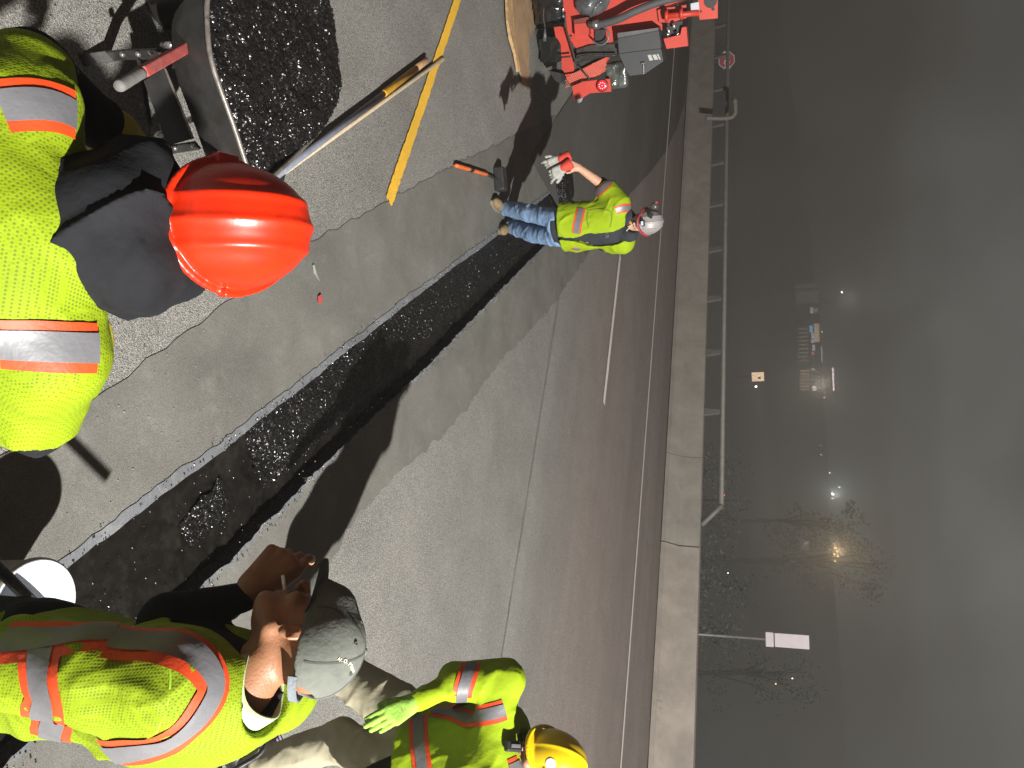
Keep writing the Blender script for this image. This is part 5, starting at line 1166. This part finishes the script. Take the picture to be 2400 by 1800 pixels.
# ================================================================== red road-works machine at the far left
pn = Vector((.43, -.90, 0)).normalized(); pu = Vector((-pn.y, pn.x, 0)); pu = Vector((.90, .43, 0)).normalized(); PO = Vector((-3.95, 8.75, 0))
def PL(cx, cy, back=0.0):
    """crop reading -> point on the machine's rear plane moved back by `back`"""
    px, py = 1150 + cx / 3.687, cy / 3.687; d = ray(px, py); o = PO - pn * back; t = (o - CO).dot(pn) / d.dot(pn); return CO + d * t
def slab(bm, poly, back, thick):
    a = [PL(x, y, back) for x, y in poly]; b = [p - pn * thick for p in a]; A = [bm.verts.new(p) for p in a]; B = [bm.verts.new(p) for p in b]; n = len(A)
    bm.faces.new(A); bm.faces.new(B[::-1])
    for i in range(n): bm.faces.new((A[i], A[(i + 1) % n], B[(i + 1) % n], B[i]))
def machine():
    e = empty('road_machine', (-3.9, 8.9, 0), 'orange-red towed road machine with plastic-wrapped wheels at the upper left', 'machine')
    m_red = mat('orange_red_paint', (.44, .035, .018), rough=.5, var=.12, vs_=3, bump=.05, dirt=.35, dcol=(.16, .03, .02), ds=5)
    m_plas = mat('wrinkled_black_plastic', (.012, .012, .013), rough=.22, bump=1.0, bs=13, spec=.7, detail=6, var=.4, vs_=20)
    m_dk = mat('oily_dark_steel', (.03, .026, .022), rough=.5, metal=.3, var=.5, vs_=12, bump=.3)
    m_ctl = mat('anthracite_panel', (.036, .038, .042), rough=.5, var=.08); m_lid = mat('grey_lid', (.12, .12, .125), rough=.4, metal=.4)
    def S_(name, poly, back, th, m, parent=e, bev=0):
        bm = bmesh.new(); slab(bm, poly, back, th)
        if bev: bmesh.ops.bevel(bm, geom=bm.edges[:], offset=bev, segments=2, affect='EDGES')
        return from_bm(name, bm, m, parent)
    S_('chassis_plate', [(545, 235), (600, 228), (640, 240), (700, 380), (712, 470), (722, 620), (720, 640), (690, 700), (660, 660), (618, 600), (604, 380), (585, 345), (562, 320)], .0, .03, m_red)
    body = S_('body_panel', [(622, -60), (1800, -60), (1660, 2), (1500, 60), (1440, 84), (1450, 190), (1480, 205), (1484, 262), (1270, 275), (1105, 305), (1092, 345), (1010, 378), (860, 418), (742, 425), (680, 330), (640, 240)], .03, .9, m_red)
    S_('seam_plate', [(850, 262), (1470, 180), (1474, 196), (850, 276)], .09, .012, m_dk, body)
    S_('hatch_edge', [(700, 180), (840, 148), (848, 156), (720, 196), (724, 306), (716, 300)], .06, .04, m_dk, body)
    S_('junction_box', [(722, 208), (846, 196), (850, 300), (730, 314)], -.10, .2, m_red)
    S_('box_lid', [(716, 172), (842, 146), (850, 192), (722, 206)], -.10, .2, mat('shadowed_maroon', (.12, .02, .015), rough=.6))  # shade on the box top painted in as a darker maroon
    fd_ = S_('step_plate', [(640, 645), (722, 632), (860, 560), (1000, 492), (1030, 500), (998, 540), (1008, 585), (940, 650), (862, 690), (780, 700), (760, 730), (700, 742)], -.06, .03, m_red)
    bm = bmesh.new()                                                           # raised tread dots
    for i in range(26):
        for k_ in range(12):
            cx = 650 + i * 14 + (7 if k_ % 2 else 0); cy = 735 - k_ * 15 - (cx - 650) * .42 + 20
            if cx < 1000 and cy > 495 and cy > 632 - (cx - 722) * .5 and cy < 738 - (cx - 700) * .42 and cy > 500: p = PL(cx, cy, -.062); lathe(bm, [(.0001, .005), (.006, .003), (.008, 0)], p, pn, 6)
    o = from_bm('tread_dots', bm, mat('worn_bright_dots', (.5, .16, .11), rough=.5), fd_); o['kind'] = 'stuff'
    lb = S_('lamp_bracket', [(705, 745), (800, 705), (1030, 680), (1042, 792), (940, 800), (860, 806), (790, 846), (720, 862)], -.16, .04, m_red)
    c = PL(965, 738, -.17); bm = bmesh.new(); lathe(bm, [(.0001, .018), (.045, .017), (.058, .010), (.060, 0)], c, pn, 28); l1 = from_bm('tail_lamp', bm, mat('red_lens', (.4, .005, .006), rough=.2, emit=(1, .01, .02), es=.8), e, True)
    bm = bmesh.new(); lathe(bm, [(.059, -.004), (.070, -.004), (.070, .014), (.060, .014)], c, pn, 28); from_bm('lamp_gasket', bm, m_boot, l1, True)
    mled = mat('lit_diode', (.8, .2, .2), emit=(1, .25, .3), es=2.6)
    for i in range(10):
        r_, a = (.0, 0) if i == 0 else (.034, i * 2 * math.pi / 9); p = c + pn * .02 + pu * r_ * math.cos(a) + Vector((0, 0, 1)) * r_ * math.sin(a); bm = bmesh.new(); lathe(bm, [(.0001, .004), (.006, .002), (.007, 0)], p, pn, 8); from_bm('diode', bm, mled, l1, True)
    S_('mud_flap_tag', [(752, 850), (800, 838), (786, 876), (752, 904)], -.10, .006, mat('pale_tag', (.25, .24, .25), rough=.6))
    # wheels wrapped in black plastic
    for y0, y1, xb in ((0, 245, 285), (352, 596, 287)):
        lo_ = PL(xb, (y0 + y1) / 2, 0); cz = .37; w_ = (PL(300, y1) - PL(300, y0)).length * .96; c = Vector((lo_.x, lo_.y, cz)) - pn * .36
        f = Field(*bbox([c], .46), .014); f.cone(c - pu * (w_ / 2 - .03), c + pu * (w_ / 2 - .03), .345, .345, .0)
        f.cut(c + pu * w_ / 2, pu); f.cut(c - pu * w_ / 2, -pu); f.wrinkle(.03, 34, (pu * 1.0 + Vector((0, 0, .5))), 1.6, int(y1)); f.wrinkle(.016, 80, (0, .2, 1), 1.4, 3); f.cut((0, 0, .02), (0, 0, -1)); f.mesh('wrapped_wheel', m_plas, e)
    S_('axle_housing', [(390, 250), (600, 240), (600, 352), (390, 356)], .35, .3, m_dk); S_('wheel_arch', [(500, 610), (640, 640), (700, 740), (640, 735), (560, 700)], .15, .3, m_boot)
    S_('wooden_prop', [(335, 300), (395, 255), (395, 352), (320, 352)], .5, .05, mat('brown_block', (.16, .08, .03), rough=.8))
    bm = bmesh.new(); a, b = PL(470, 235, .1), PL(470, 355, .1); tube(bm, [a, b], [.006, .03], 10); from_bm('strut_pin', bm, m_lid, e, True)
    # linkage under the control box
    S_('linkage_arm', [(742, 430), (860, 392), (1086, 378), (1094, 478), (900, 470), (800, 500), (742, 540)], -.02, .08, m_dk); S_('gusset', [(724, 625), (742, 545), (1000, 490), (860, 560)], .02, .05, m_dk)
    for a in ([(640, 100), (652, 250), (690, 380), (742, 560)], [(742, 560), (800, 620), (858, 690)], [(610, 495), (700, 486)], [(750, 495), (850, 480), (1090, 478)], [(460, 60), (456, 150), (470, 235)]):
        bm = bmesh.new(); tube(bm, curve_pts([PL(x, y, -.12) for x, y in a], 6), .011, 8); from_bm('cable', bm, m_dk, e, True)
    bm = bmesh.new(); rg = [PL(958 + 78 * math.cos(t_) * .95 - 10, 308 + 80 * math.sin(t_), -.14) for t_ in [-2.2 + i * .27 for i in range(19)]]; tube(bm, rg, .010, 8); from_bm('grey_cable_loop', bm, m_lid, e, True)
    S_('black_valve', [(900, 262), (985, 255), (1000, 372), (905, 375)], -.03, .1, m_boot)
    # hose
    hp = [PL(930, 212, -.16), PL(1010, 195, -.18), PL(1120, 158, -.2), PL(1260, 92, -.22), (PL(1450, 20, -.2)), PL(1700, -45, -.15)]
    bm = bmesh.new(); tube(bm, curve_pts(hp, 8), [.042] * 41, 16); from_bm('hose', bm, mat('grey_rubber_hose', (.055, .056, .058), rough=.7, var=.15, bump=.1), e, True)
    bm = bmesh.new(); a, b = PL(850, 218, -.15), PL(935, 211, -.16); tube(bm, [a, a.lerp(b, .4), a.lerp(b, .42), b], [.04, .04, .05, .05], 18); from_bm('hose_coupling', bm, m_chrome, e, True)
    # control box
    cb_ = S_('control_box', [(1098, 330), (1452, 262), (1472, 418), (1110, 462)], -.20, .35, m_ctl, bev=.006)
    S_('lid', [(1096, 286), (1446, 240), (1452, 260), (1098, 328)], -.21, .36, m_lid, cb_); s2 = S_('box_underside', [(1110, 466), (1472, 422), (1492, 530), (1430, 572), (1330, 640), (1205, 655), (1165, 600)], -.14, .3, m_ctl, cb_)
    for q in (((1356, 476), (1384, 472), (1404, 520), (1372, 524))), ((1396, 474), (1428, 470), (1448, 514), (1416, 518)), ((1436, 468), (1448, 465), (1470, 512), (1458, 516)): S_('sticker', list(q), -.145, .004, mat('white_label', (.38, .37, .36), rough=.6, var=.05), s2)
    bm = bmesh.new(); tube(bm, [PL(1318, 540, -.16), PL(1322, 600, -.16), PL(1322, 640, -.15)], .006, 8); tube(bm, [PL(1300, 548, -.16), PL(1334, 544, -.16)], .012, 8); from_bm('latch', bm, m_chrome, s2)
    f = Field(*bbox([PL(1000, 540, 0), PL(1180, 760, 0)], .15), .014); f.box(PL(1090, 650, .0), (.155, .08, .14), Matrix((pu, pn, Vector((0, 0, 1)))).transposed(), .05, 0); f.wrinkle(.03, 40, (1, 0, .5), 1.6, 4); f.wrinkle(.015, 90, (.3, 0, 1), 1.5, 7); f.mesh('wrapped_bundle', mat('crumpled_grey_plastic', (.05, .055, .05), rough=.25, bump=1, bs=14, spec=.7, var=.6, vs_=9), e)
    c = PL(880, 20, -.05); f = Field(*bbox([c], .42), .014); f.ell(c, (.15, .12, .21), Matrix((pu, pn, Vector((0, 0, 1)))).transposed(), 0); f.wrinkle(.035, 30, (1, 0, 1), 1.6, 2); f.wrinkle(.015, 80, (1, 0, -.4), 1.4, 8); f.mesh('plastic_bag', mat('smoky_clear_plastic', (.07, .075, .08), rough=.25, bump=1, bs=12, spec=.7, var=.5, vs_=9), e)
    # upper bracket, cylinder and fittings
    S_('upper_bracket', [(1792, -40), (1962, -40), (1962, 158), (1900, 164), (1806, 172), (1796, 100)], -.05, .05, m_red); bm = bmesh.new()
    for x, y, r_ in ((1900, 8, .07), (1922, 78, .018), (1818, 100, .012)): lathe(bm, [(.0001, .004), (r_, .004), (r_, 0)], PL(x, y, -.055), pn, 20)
    o = from_bm('dark_holes', bm, m_boot, e)
    S_('valve_plate', [(1442, 88), (1500, 66), (1560, 62), (1690, 42), (1694, 155), (1560, 196), (1456, 194)], -.02, .05, m_red)
    bm = bmesh.new(); tube(bm, [PL(1500, 138, -.12), PL(1800, 112, -.12)], .03, 14); from_bm('red_cylinder', bm, m_red, e, True)
    for x, y in ((1508, 138), (1636, 120)):
        bm = bmesh.new(); a = PL(x, y, -.12); b = PL(x + 26, y - 2, -.12); tube(bm, [a, b], .062, 16); from_bm('collar', bm, m_red, e, True)
    S_('fitting_recess', [(1506, 205), (1660, 180), (1640, 300), (1520, 320)], .02, .1, m_boot); S_('lower_red_box', [(1494, 336), (1640, 300), (1652, 238), (1690, 232), (1706, 398), (1520, 422)], -.06, .14, m_red)
    for (x, y, x2, y2) in ((1530, 230, 1545, 300), (1580, 195, 1590, 250), (1525, 280, 1540, 310), (1612, 288, 1620, 300)):
        bm = bmesh.new(); tube(bm, [PL(x, y, -.08), PL(x2, y2, -.08)], .02, 10); from_bm('steel_fitting', bm, m_chrome, e, True)
    bm = bmesh.new(); p = PL(1765, 62, -.1); box(bm, p, (.09, .02, .09), Matrix((pu, pn, Vector((0, 0, 1)))).transposed(), .004); from_bm('white_cap', bm, m_wb, e)
machine()
# torn cardboard and board under the machine
def G4(cx, cy, z): return G(1150 + cx / 3.687, cy / 3.687, z)
def lay(name, poly, z, t, m, parent):
    bm = bmesh.new(); a = [G4(x, y, z + t + .006 * math.sin(i * 2.1)) for i, (x, y) in enumerate(poly)]; A = [bm.verts.new(p) for p in a]; B = [bm.verts.new((p.x, p.y, z)) for p in a]; n = len(A); bm.faces.new(A); bm.faces.new(B[::-1])
    for i in range(n): bm.faces.new((A[i], A[(i + 1) % n], B[(i + 1) % n], B[i]))
    bmesh.ops.triangulate(bm, faces=bm.faces[:]); return from_bm(name, bm, m, parent)
m_card = mat('tan_cardboard', (.30, .20, .11), rough=.85, var=.18, vs_=6, bump=.2, bs=20)
e = empty('cardboard', G4(280, 300, 0), 'torn tan cardboard and splintered board lying under the plastic-wrapped wheels', 'cardboard')
lay('sheet', [(170, -120), (420, -120), (400, 120), (380, 250), (335, 320), (330, 590), (345, 610), (318, 700), (298, 790), (270, 700), (250, 600), (215, 420), (185, 180)], .016, .006, m_card, e)
lay('splintered_strip', [(142, -120), (178, -120), (200, 160), (232, 420), (256, 600), (240, 620), (215, 460), (180, 330), (150, 180)], .03, .03, mat('split_board', (.38, .25, .12), rough=.8, var=.3, vs_=20, bump=.3), e)
# ================================================================== beyond the parapet
# ground below the bridge rising to a hillside
v = []; f = []; NX = 40; NY = 30
for j in range(NY):
    for i in range(NX):
        s = -260 + i * 13.5; w = W0 + .56 + (j / (NY - 1)) ** 2 * 260; z = -4.5 + max(0, w - 60) * .10 + 1.5 * mnoise.noise(Vector((s * .03, w * .03, 0)))
        v.append(RW(s, w, z if j else -4.5))
for j in range(NY - 1):
    for i in range(NX - 1): f.append((j * NX + i, j * NX + i + 1, (j + 1) * NX + i + 1, (j + 1) * NX + i))
o = pydata('hillside', v, f, m_verge, None, True); o['kind'] = 'structure'
# stop sign
c = P(1703, 141, 37); d = (CO - c); d.z = 0; d.normalize(); R_ = frame(d, Vector((0, 0, 1)))       # z towards us, x up
e = empty('stop_sign', (c.x, c.y, c.z - 2.5), 'red octagonal STOP sign seen through the parapet rail at the left', 'road sign')
def octo(r): return [(r * math.cos(math.pi / 8 + i * math.pi / 4), r * math.sin(math.pi / 8 + i * math.pi / 4)) for i in range(8)]
m_sw = mat('sign_white', (.85, .82, .82), rough=.5, var=.03); m_sr = mat('sign_red', (.48, .03, .05), rough=.5, var=.04)
bm = bmesh.new(); prism(bm, octo(.40), .012, R_, c); from_bm('white_border', bm, m_sw, e)
bm = bmesh.new(); prism(bm, octo(.365), .004, R_, c + d * .014); from_bm('red_face', bm, m_sr, e)
def text(body, size, org, xdir, udir, m, parent, name, ext=.003, align='CENTER'):
    cu = bpy.data.curves.new('t', 'FONT'); cu.body = body; cu.size = size; cu.extrude = ext; cu.offset = size * .025; cu.align_x = align; cu.align_y = 'CENTER'; to = bpy.data.objects.new('t', cu); COL.objects.link(to)
    x = Vector(xdir).normalized(); u = Vector(udir).normalized(); Mx = Matrix((x, u, x.cross(u))).transposed().to_4x4(); Mx.translation = org; me = bpy.data.meshes.new_from_object(to.evaluated_get(bpy.context.evaluated_depsgraph_get())); me.transform(Mx); bpy.data.objects.remove(to); me.materials.clear(); return link(name, me, m, parent)
text('STOP', .36, c + d * .022, Vector((0, 0, 1)).cross(d), (0, 0, 1), m_sw, e, 'lettering')
bm = bmesh.new(); tube(bm, [c - Vector((0, 0, 5.5)) - d * .03, c + Vector((0, 0, .3)) - d * .03], .035, 8); from_bm('sign_post', bm, m_rail, e)
# bent pipe behind the rail
def P4(cx, cy, dep): return P(1150 + cx / 3.687, cy / 3.687, dep)
e = empty('bent_pipe', P4(1960, 1020, 24), 'beige elbow pipe rising behind the parapet near the stop sign', 'pipe')
bm = bmesh.new(); tube(bm, curve_pts([P4(1860, 1020, 24), P4(1980, 1024, 24), P4(2075, 1016, 24), P4(2112, 980, 24), P4(2116, 930, 24), P4(2110, 850, 24)], 6), .065, 14); from_bm('pipe_tube', bm, mat('beige_pipe', (.20, .18, .15), rough=.7), e, True)
bm = bmesh.new(); tube(bm, [P4(2112, 888, 24), P4(2111, 850, 24)], .085, 14); from_bm('pipe_collar', bm, m_rail, e, True)
# pale marker board on a post
b = P(1620, 1501, 19.5); t_ = P(1794, 1498, 19.5); e = empty('marker_post', b, 'blank pale pinkish plate on a thin grey post standing beyond the end wall', 'post')
d = (CO - t_); d.z = 0; d.normalize(); up = Vector((0, 0, 1)); R_ = frame(up, d); m_pl = mat('pale_plate', (.62, .55, .58), rough=.5, var=.04)
bm = bmesh.new(); tube(bm, [Vector((t_.x, t_.y, b.z - 4)), t_], .035, 10); from_bm('post', bm, m_gal, e, True)
bm = bmesh.new(); box(bm, t_ + up * .10, (.12, .36, .20), R_, .02); from_bm('clamp_box', bm, m_pl, e); bm = bmesh.new(); box(bm, t_ + up * .63, (.04, .34, .82), R_, .015); from_bm('plate', bm, m_pl, e)

# trees
m_bark = mat('dark_bark', (.05, .04, .03), rough=.9, bump=.5); m_leafs = [mat('leaf_green', (.05, .085, .03), rough=.6, var=.4, vs_=2), mat('leaf_grey_green', (.085, .10, .07), rough=.6, var=.4, vs_=2), mat('leaf_dark', (.03, .05, .022), rough=.6, var=.4, vs_=2)]
def tree(c, h, rad, n, leaf, m, label, seed, squash=1.0, trunk=True, cat='tree'):
    """c base point, crown of n leaf clumps"""
    r = random.Random(seed); c = Vector(c); e = empty('tree', c, label, cat, 'trees beyond the parapet'); top = c + Vector((0, 0, h))
    bm = bmesh.new(); tips = []
    tube(bm, [c, c + Vector((.1 * rad, 0, h * .35)), c + Vector((0, .1 * rad, h * .7))], [rad * .09, rad * .07, rad * .03], 8)
    for i in range(9):
        a = r.uniform(0, 6.28); k_ = r.uniform(.35, .95); t2 = c + Vector((math.cos(a) * rad * k_, math.sin(a) * rad * k_, h * r.uniform(.5, .95))); s_ = c + Vector((0, 0, h * r.uniform(.3, .6))); tube(bm, [s_, s_.lerp(t2, .5) + Vector((0, 0, .1 * h)), t2], [rad * .04, rad * .025, rad * .008], 6); tips.append(t2)
    from_bm('trunk', bm, m_bark, e)
    v = []; f = []
    cl = tips + [c + Vector((r.uniform(-1, 1) * rad * .8, r.uniform(-1, 1) * rad * .8, h * r.uniform(.4, 1.0))) for _ in range(12)]
    for i in range(n):
        q = r.choice(cl); p = q + Vector((r.gauss(0, 1), r.gauss(0, 1), r.gauss(0, .8) * squash)) * rad * .2; a = Vector((r.uniform(-1, 1), r.uniform(-1, 1), r.uniform(-1, 1))).normalized() * leaf * r.uniform(.6, 1.3); b_ = a.cross(Vector((r.uniform(-1, 1), r.uniform(-1, 1), r.uniform(-1, 1)))).normalized() * leaf * .45
        k_ = len(v); v += [p - a, p + b_, p + a, p - b_]; f.append((k_, k_ + 1, k_ + 2, k_ + 3))
    o = pydata('crown', v, f, m, e); return e
def base(px, py, dep, z=-4.3): p = P(px, py, dep); return Vector((p.x, p.y, z))
tree(base(1700, 1175, 26), 5.6, 1.9, 900, .075, m_leafs[1], 'faint loose tree rising behind the end of the parapet rail', 1)
tree(base(1660, 1415, 27), 5.3, 1.7, 1500, .085, m_leafs[1], 'dim grey-green bush left of the pale marker plate', 2)
tree(base(1800, 1585, 34), 8.0, 1.6, 420, .11, m_leafs[0], 'dark tree with a few lit green leaves right of the pale marker plate', 3)
tree(base(1660, 1690, 22), 3.9, 1.6, 500, .07, m_leafs[2], 'dark low bush close behind the wall, rightmost in view', 4)
tree(base(1900, 1315, 60), 14.5, 2.6, 1300, .16, m_leafs[1], 'tall tree round the bright amber lamp on the hillside', 5)
tree(base(1900, 1220, 62), 12.5, 1.6, 700, .14, m_leafs[1], 'smaller tree left of the bright amber lamp', 6)
# weeds growing out of the gutter at the foot of the wall
m_weed = mat('dry_weed', (.05, .045, .025), rough=.9, var=.5, vs_=20)
for k_, (px, py, n_, lab) in enumerate(((1541, 1478, 260, 'clump of dry weeds at the foot of the end wall, left of the smaller clump'), (1528, 1660, 150, 'small clump of dry weeds at the foot of the end wall near the bottom edge'))):
    c = G(px, py, 0); r = random.Random(k_); v = []; f = []
    for i in range(n_):
        b_ = c + RD * r.gauss(0, .22) - RN * abs(r.gauss(0, .05)); t_ = b_ + Vector((r.gauss(0, .06), r.gauss(0, .06), r.uniform(.05, .26))); w_ = RD * .006; k0 = len(v); v += [b_ - w_, b_ + w_, t_]; f.append((k0, k0 + 1, k0 + 2))
    tag(pydata('weed', v, f, m_weed), lab, 'weeds')
# lit shop front far away
def quad(name, px0, px1, py0, py1, dep, th, m, parent, sk=0.0):
    """upright box filling a rectangle of the view at a distance"""
    a = P((px0 + px1) / 2, (py0 + py1) / 2, dep); sc = dep / FPX; d = (CO - a); d.z = 0; d.normalize(); bm = bmesh.new(); box(bm, a, (th, (py1 - py0) * sc, (px1 - px0) * sc), frame((0, 0, 1), d)); return from_bm(name, bm, m, parent)
def lit(name, col, s): return mat(name, tuple(c_ * .5 for c_ in col), rough=.7, emit=col, es=s * 3.2, var=.25, vs_=.8)  # the colour itself glows, on windows and on plain surfaces alike
def c7(x, y): return 1700 + x / 3.3175, 600 + y / 3.3175
def Q7(name, x0, x1, y0, y1, m, parent, dep=118, th=.5):
    a, b = c7(x0, y0), c7(x1, y1); return quad(name, a[0], b[0], a[1], b[1], dep, th, m, parent)
e = empty('shop_building', P(1872, 780, 120), 'long dimly lit shop building far behind the smoke with a blue window', 'building')
m_wall_ = lit('wall_glow', (.10, .095, .085), .55); Q7('wall', 548, 730, 215, 1110, mat('unlit_wall', (.07, .068, .062), rough=.9), e, 122, 4)  # wall colour glows in place of lamplight falling on it
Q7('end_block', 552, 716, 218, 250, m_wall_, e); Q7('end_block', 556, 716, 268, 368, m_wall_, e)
for i in range(9): Q7('fence_slat', 572, 640, 560 + i * 31, 572 + i * 31, lit('slat_glow', (.17, .145, .11), .6) if i == 0 else bpy.data.materials['slat_glow'], e)  # slats glow faintly to show light on them
for i in range(7): Q7('lit_slat', 582, 648, 888 + i * 24, 898 + i * 24, lit('amber_slat_glow', (.42, .29, .17), .75) if i == 0 else bpy.data.materials['amber_slat_glow'], e, 116)  # amber light on these slats is put in as glow
Q7('tan_panel', 692, 730, 525, 668, lit('tan_panel_glow', (.40, .29, .20), .9), e, 116); Q7('blue_window', 656, 680, 540, 596, lit('blue_glow', (.10, .38, .60), .9), e, 116)  # tan panel is no lamp; its lit look is glow in the colour
mw_ = lit('cold_window', (.55, .60, .66), .55)
for y0, y1, x0, x1 in ((398, 446, 660, 684), (600, 640, 670, 688), (645, 676, 668, 688), (690, 735, 676, 696), (872, 890, 672, 696)): Q7('window', x0, x1, y0, y1, mw_, e, 116)
Q7('dark_window', 690, 720, 402, 442, lit('grey_window', (.20, .20, .20), .7), e, 116); Q7('red_window', 670, 690, 745, 772, lit('red_glow', (.45, .10, .09), .8), e, 116)
Q7('bright_window', 678, 706, 1014, 1030, lit('white_glow', (1, .93, .85), 1.6), e, 116); Q7('bright_window', 682, 706, 1034, 1045, bpy.data.materials['white_glow'], e, 116); Q7('gutter_light', 746, 754, 700, 830, lit('pale_strip', (.40, .38, .36), .8), e, 116)
e2 = empty('canopy', P(1950, 888, 112), 'dark canopy edged with a white and pink light strip right of the long shop', 'canopy'); Q7('canopy_top', 826, 850, 860, 1050, mat('canopy_dark', (.05, .05, .05)), e2, 113, 3); Q7('light_strip', 834, 845, 868, 1046, lit('pinkish_strip', (1, .82, .88), 1.3), e2, 110); Q7('column', 700, 830, 870, 876, mat('column_grey', (.08, .08, .08)), e2, 111)
e3 = empty('lit_sign', P(1775, 883, 72), 'small square amber-lit sign board below the shop building', 'sign'); Q7('sign_box', 203, 302, 896, 980, mat('sign_case', (.06, .05, .05)), e3, 72, .4); Q7('sign_face', 208, 298, 904, 974, lit('amber_face', (.62, .44, .28), .9), e3, 71.6, .2); Q7('emblem', 255, 275, 940, 955, m_boot, e3, 71.4, .1); Q7('sign_foot', 90, 203, 934, 944, mat('sign_mast', (.04, .04, .04)), e3, 72, .3); 
def lamp(px, py, r_, col, s, label, dep=110, grp='distant lamps', cat='lamp'):
    p = P(px, py, dep); bm = bmesh.new(); bmesh.ops.create_icosphere(bm, subdivisions=1, radius=r_ * dep / FPX); bmesh.ops.translate(bm, verts=bm.verts, vec=p); o = from_bm('distant_lamp', bm, lit('lamp_' + str(int(px)), col, s)); tag(o, label, cat)
wh = (1, .97, .9)
lamp(1973, 685, 2.6, wh, 3, 'lone white lamp above the left end of the shop building')
lamp(1927, 778, 1.6, wh, 2, 'tiny white light just above the tan panel of the shop')
lamp(1772, 906, 3.0, wh, 2.2, 'small white light right beside the amber sign board', 72)
lamp(1932, 931, 1.8, wh, 2, 'tiny light right of the bright shop windows')
lamp(1922, 1044, 1.6, wh, 2, 'tiny light, first along the hillside right of the shop')
lamp(1924, 1066, 1.6, wh, 1.6, 'tiny light, second along the hillside right of the shop')
lamp(1945, 1108, 1.8, wh, 2.4, 'small white light above the pair of car-like lights')
lamp(1967, 1142, 2.2, (1, .8, .85), 2.4, 'pinkish light on the hillside, highest of its cluster')
lamp(1952, 1158, 3.6, wh, 3.5, 'brightest white light left of the amber-lit tree'); lamp(1951, 1168, 2.4, (1, .5, .5), 2.0, 'reddish light touching the brightest white light')
lamp(1697, 1160, 2.2, (1, .08, .12), 1.8, 'small red light behind the end of the parapet rail', 40)
for i, (x, y) in enumerate(((1958, 1284), (1962, 1292), (1955, 1299), (1964, 1304), (1957, 1315))): lamp(x, y, 2.4 - .2 * i, (1, .66, .34), 2.4, ['topmost', 'second', 'middle', 'fourth', 'lowest'][i] + ' amber glint of the street lamp showing through the tall tree', 57)
lamp(1857, 1590, 1.8, (1, .85, .5), 2, 'small amber light right of the green-leaved tree', 60); lamp(1818, 1603, 1.6, (1, .6, .35), 1.6, 'orange pinpoint light among the green leaves', 60); lamp(1706, 1343, 1.5, wh, 1.6, 'pinpoint white light above the dim grey-green bush', 60)
e = empty('house', P(1893, 1275, 90), 'small grey house front below the amber-lit tree', 'building'); quad('wall', 1880, 1898, 1264, 1290, 90, 2, m_wall_, e); quad('window', 1885, 1893, 1270, 1275, 89, .1, mw_, e); quad('roof', 1897, 1903, 1262, 1293, 90, 2.4, m_bark, e)  # house wall uses the glowing wall colour too
e = empty('shed', P(2000, 1357, 90), 'small pale shed at the right edge of the tall tree', 'building'); quad('wall', 1988, 2006, 1349, 1367, 90, 2, m_wall_, e); quad('roof', 2006, 2012, 1353, 1363, 90, 2, m_wall_, e)  # shed wall and roof glow in place of light on them
# the street lamps that are seen over there light their hillside and the smoke around them
for nm_, (px, py, dep), en, col in (('street_lamp_light', (1965, 1290, 56.5), 600, (1, .72, .42)), ('shop_light', (1925, 900, 108), 2200, (1, .88, .74)), ('yard_light', (1960, 1158, 104), 1700, (.9, 1, .95)), ('yard_light', (1990, 700, 106), 500, (1, .95, .9))):
    l_ = bpy.data.lights.new(nm_, 'POINT'); l_.energy = en; l_.color = col; l_.shadow_soft_size = .3; q_ = bpy.data.objects.new(nm_, l_); COL.objects.link(q_); q_.location = P(px, py, dep) + (CO - P(px, py, dep)).normalized() * 1.5
# smoke and haze in the air
bm = bmesh.new(); bmesh.ops.create_cube(bm, size=1)
for q in bm.verts: q.co = Vector((q.co.x * 560, q.co.y * 760 + 120, q.co.z * 27 + 5.3))
hz = bpy.data.materials.new('haze_air'); hz.use_nodes = True; t = hz.node_tree; t.nodes.clear(); ou = N_(t, 'ShaderNodeOutputMaterial'); pv = N_(t, 'ShaderNodeVolumePrincipled'); pv.inputs['Color'].default_value = (.86, .88, .86, 1); pv.inputs['Density'].default_value = .0016; pv.inputs['Anisotropy'].default_value = .1; t.links.new(pv.outputs[0], ou.inputs['Volume'])
o = from_bm('haze', bm, hz); o['kind'] = 'stuff'

# drifting smoke bank behind the parapet
bm = bmesh.new(); bmesh.ops.create_cube(bm, size=1)
Rs = Matrix((RD, RN, Vector((0, 0, 1)))).transposed()
for q in bm.verts: q.co = Rs @ Vector((q.co.x * 200 - 5, q.co.y * 110 + W0 + 59, q.co.z * 24 + 6.2))
sm = bpy.data.materials.new('smoke'); sm.use_nodes = True; t = sm.node_tree; t.nodes.clear(); ou = N_(t, 'ShaderNodeOutputMaterial'); pv = N_(t, 'ShaderNodeVolumePrincipled'); pv.inputs['Color'].default_value = (.86, .88, .85, 1); pv.inputs['Anisotropy'].default_value = 0
tc_ = N_(t, 'ShaderNodeTexCoord'); nz = N_(t, 'ShaderNodeTexNoise', i_Scale=.055, i_Detail=2.5, i_Roughness=.5, i_Distortion=.6); t.links.new(tc_.outputs['Object'], nz.inputs['Vector'])
mr = N_(t, 'ShaderNodeMapRange', interpolation_type='SMOOTHSTEP'); mr.inputs[1].default_value = .40; mr.inputs[2].default_value = .68; mr.inputs[3].default_value = .011; mr.inputs[4].default_value = .045; t.links.new(nz.outputs['Fac'], mr.inputs[0]); t.links.new(mr.outputs[0], pv.inputs['Density']); t.links.new(pv.outputs[0], ou.inputs['Volume'])
sm.cycles.volume_step_rate = 3.0
o = from_bm('smoke', bm, sm); o['kind'] = 'stuff'
bpy.context.view_layer.update()
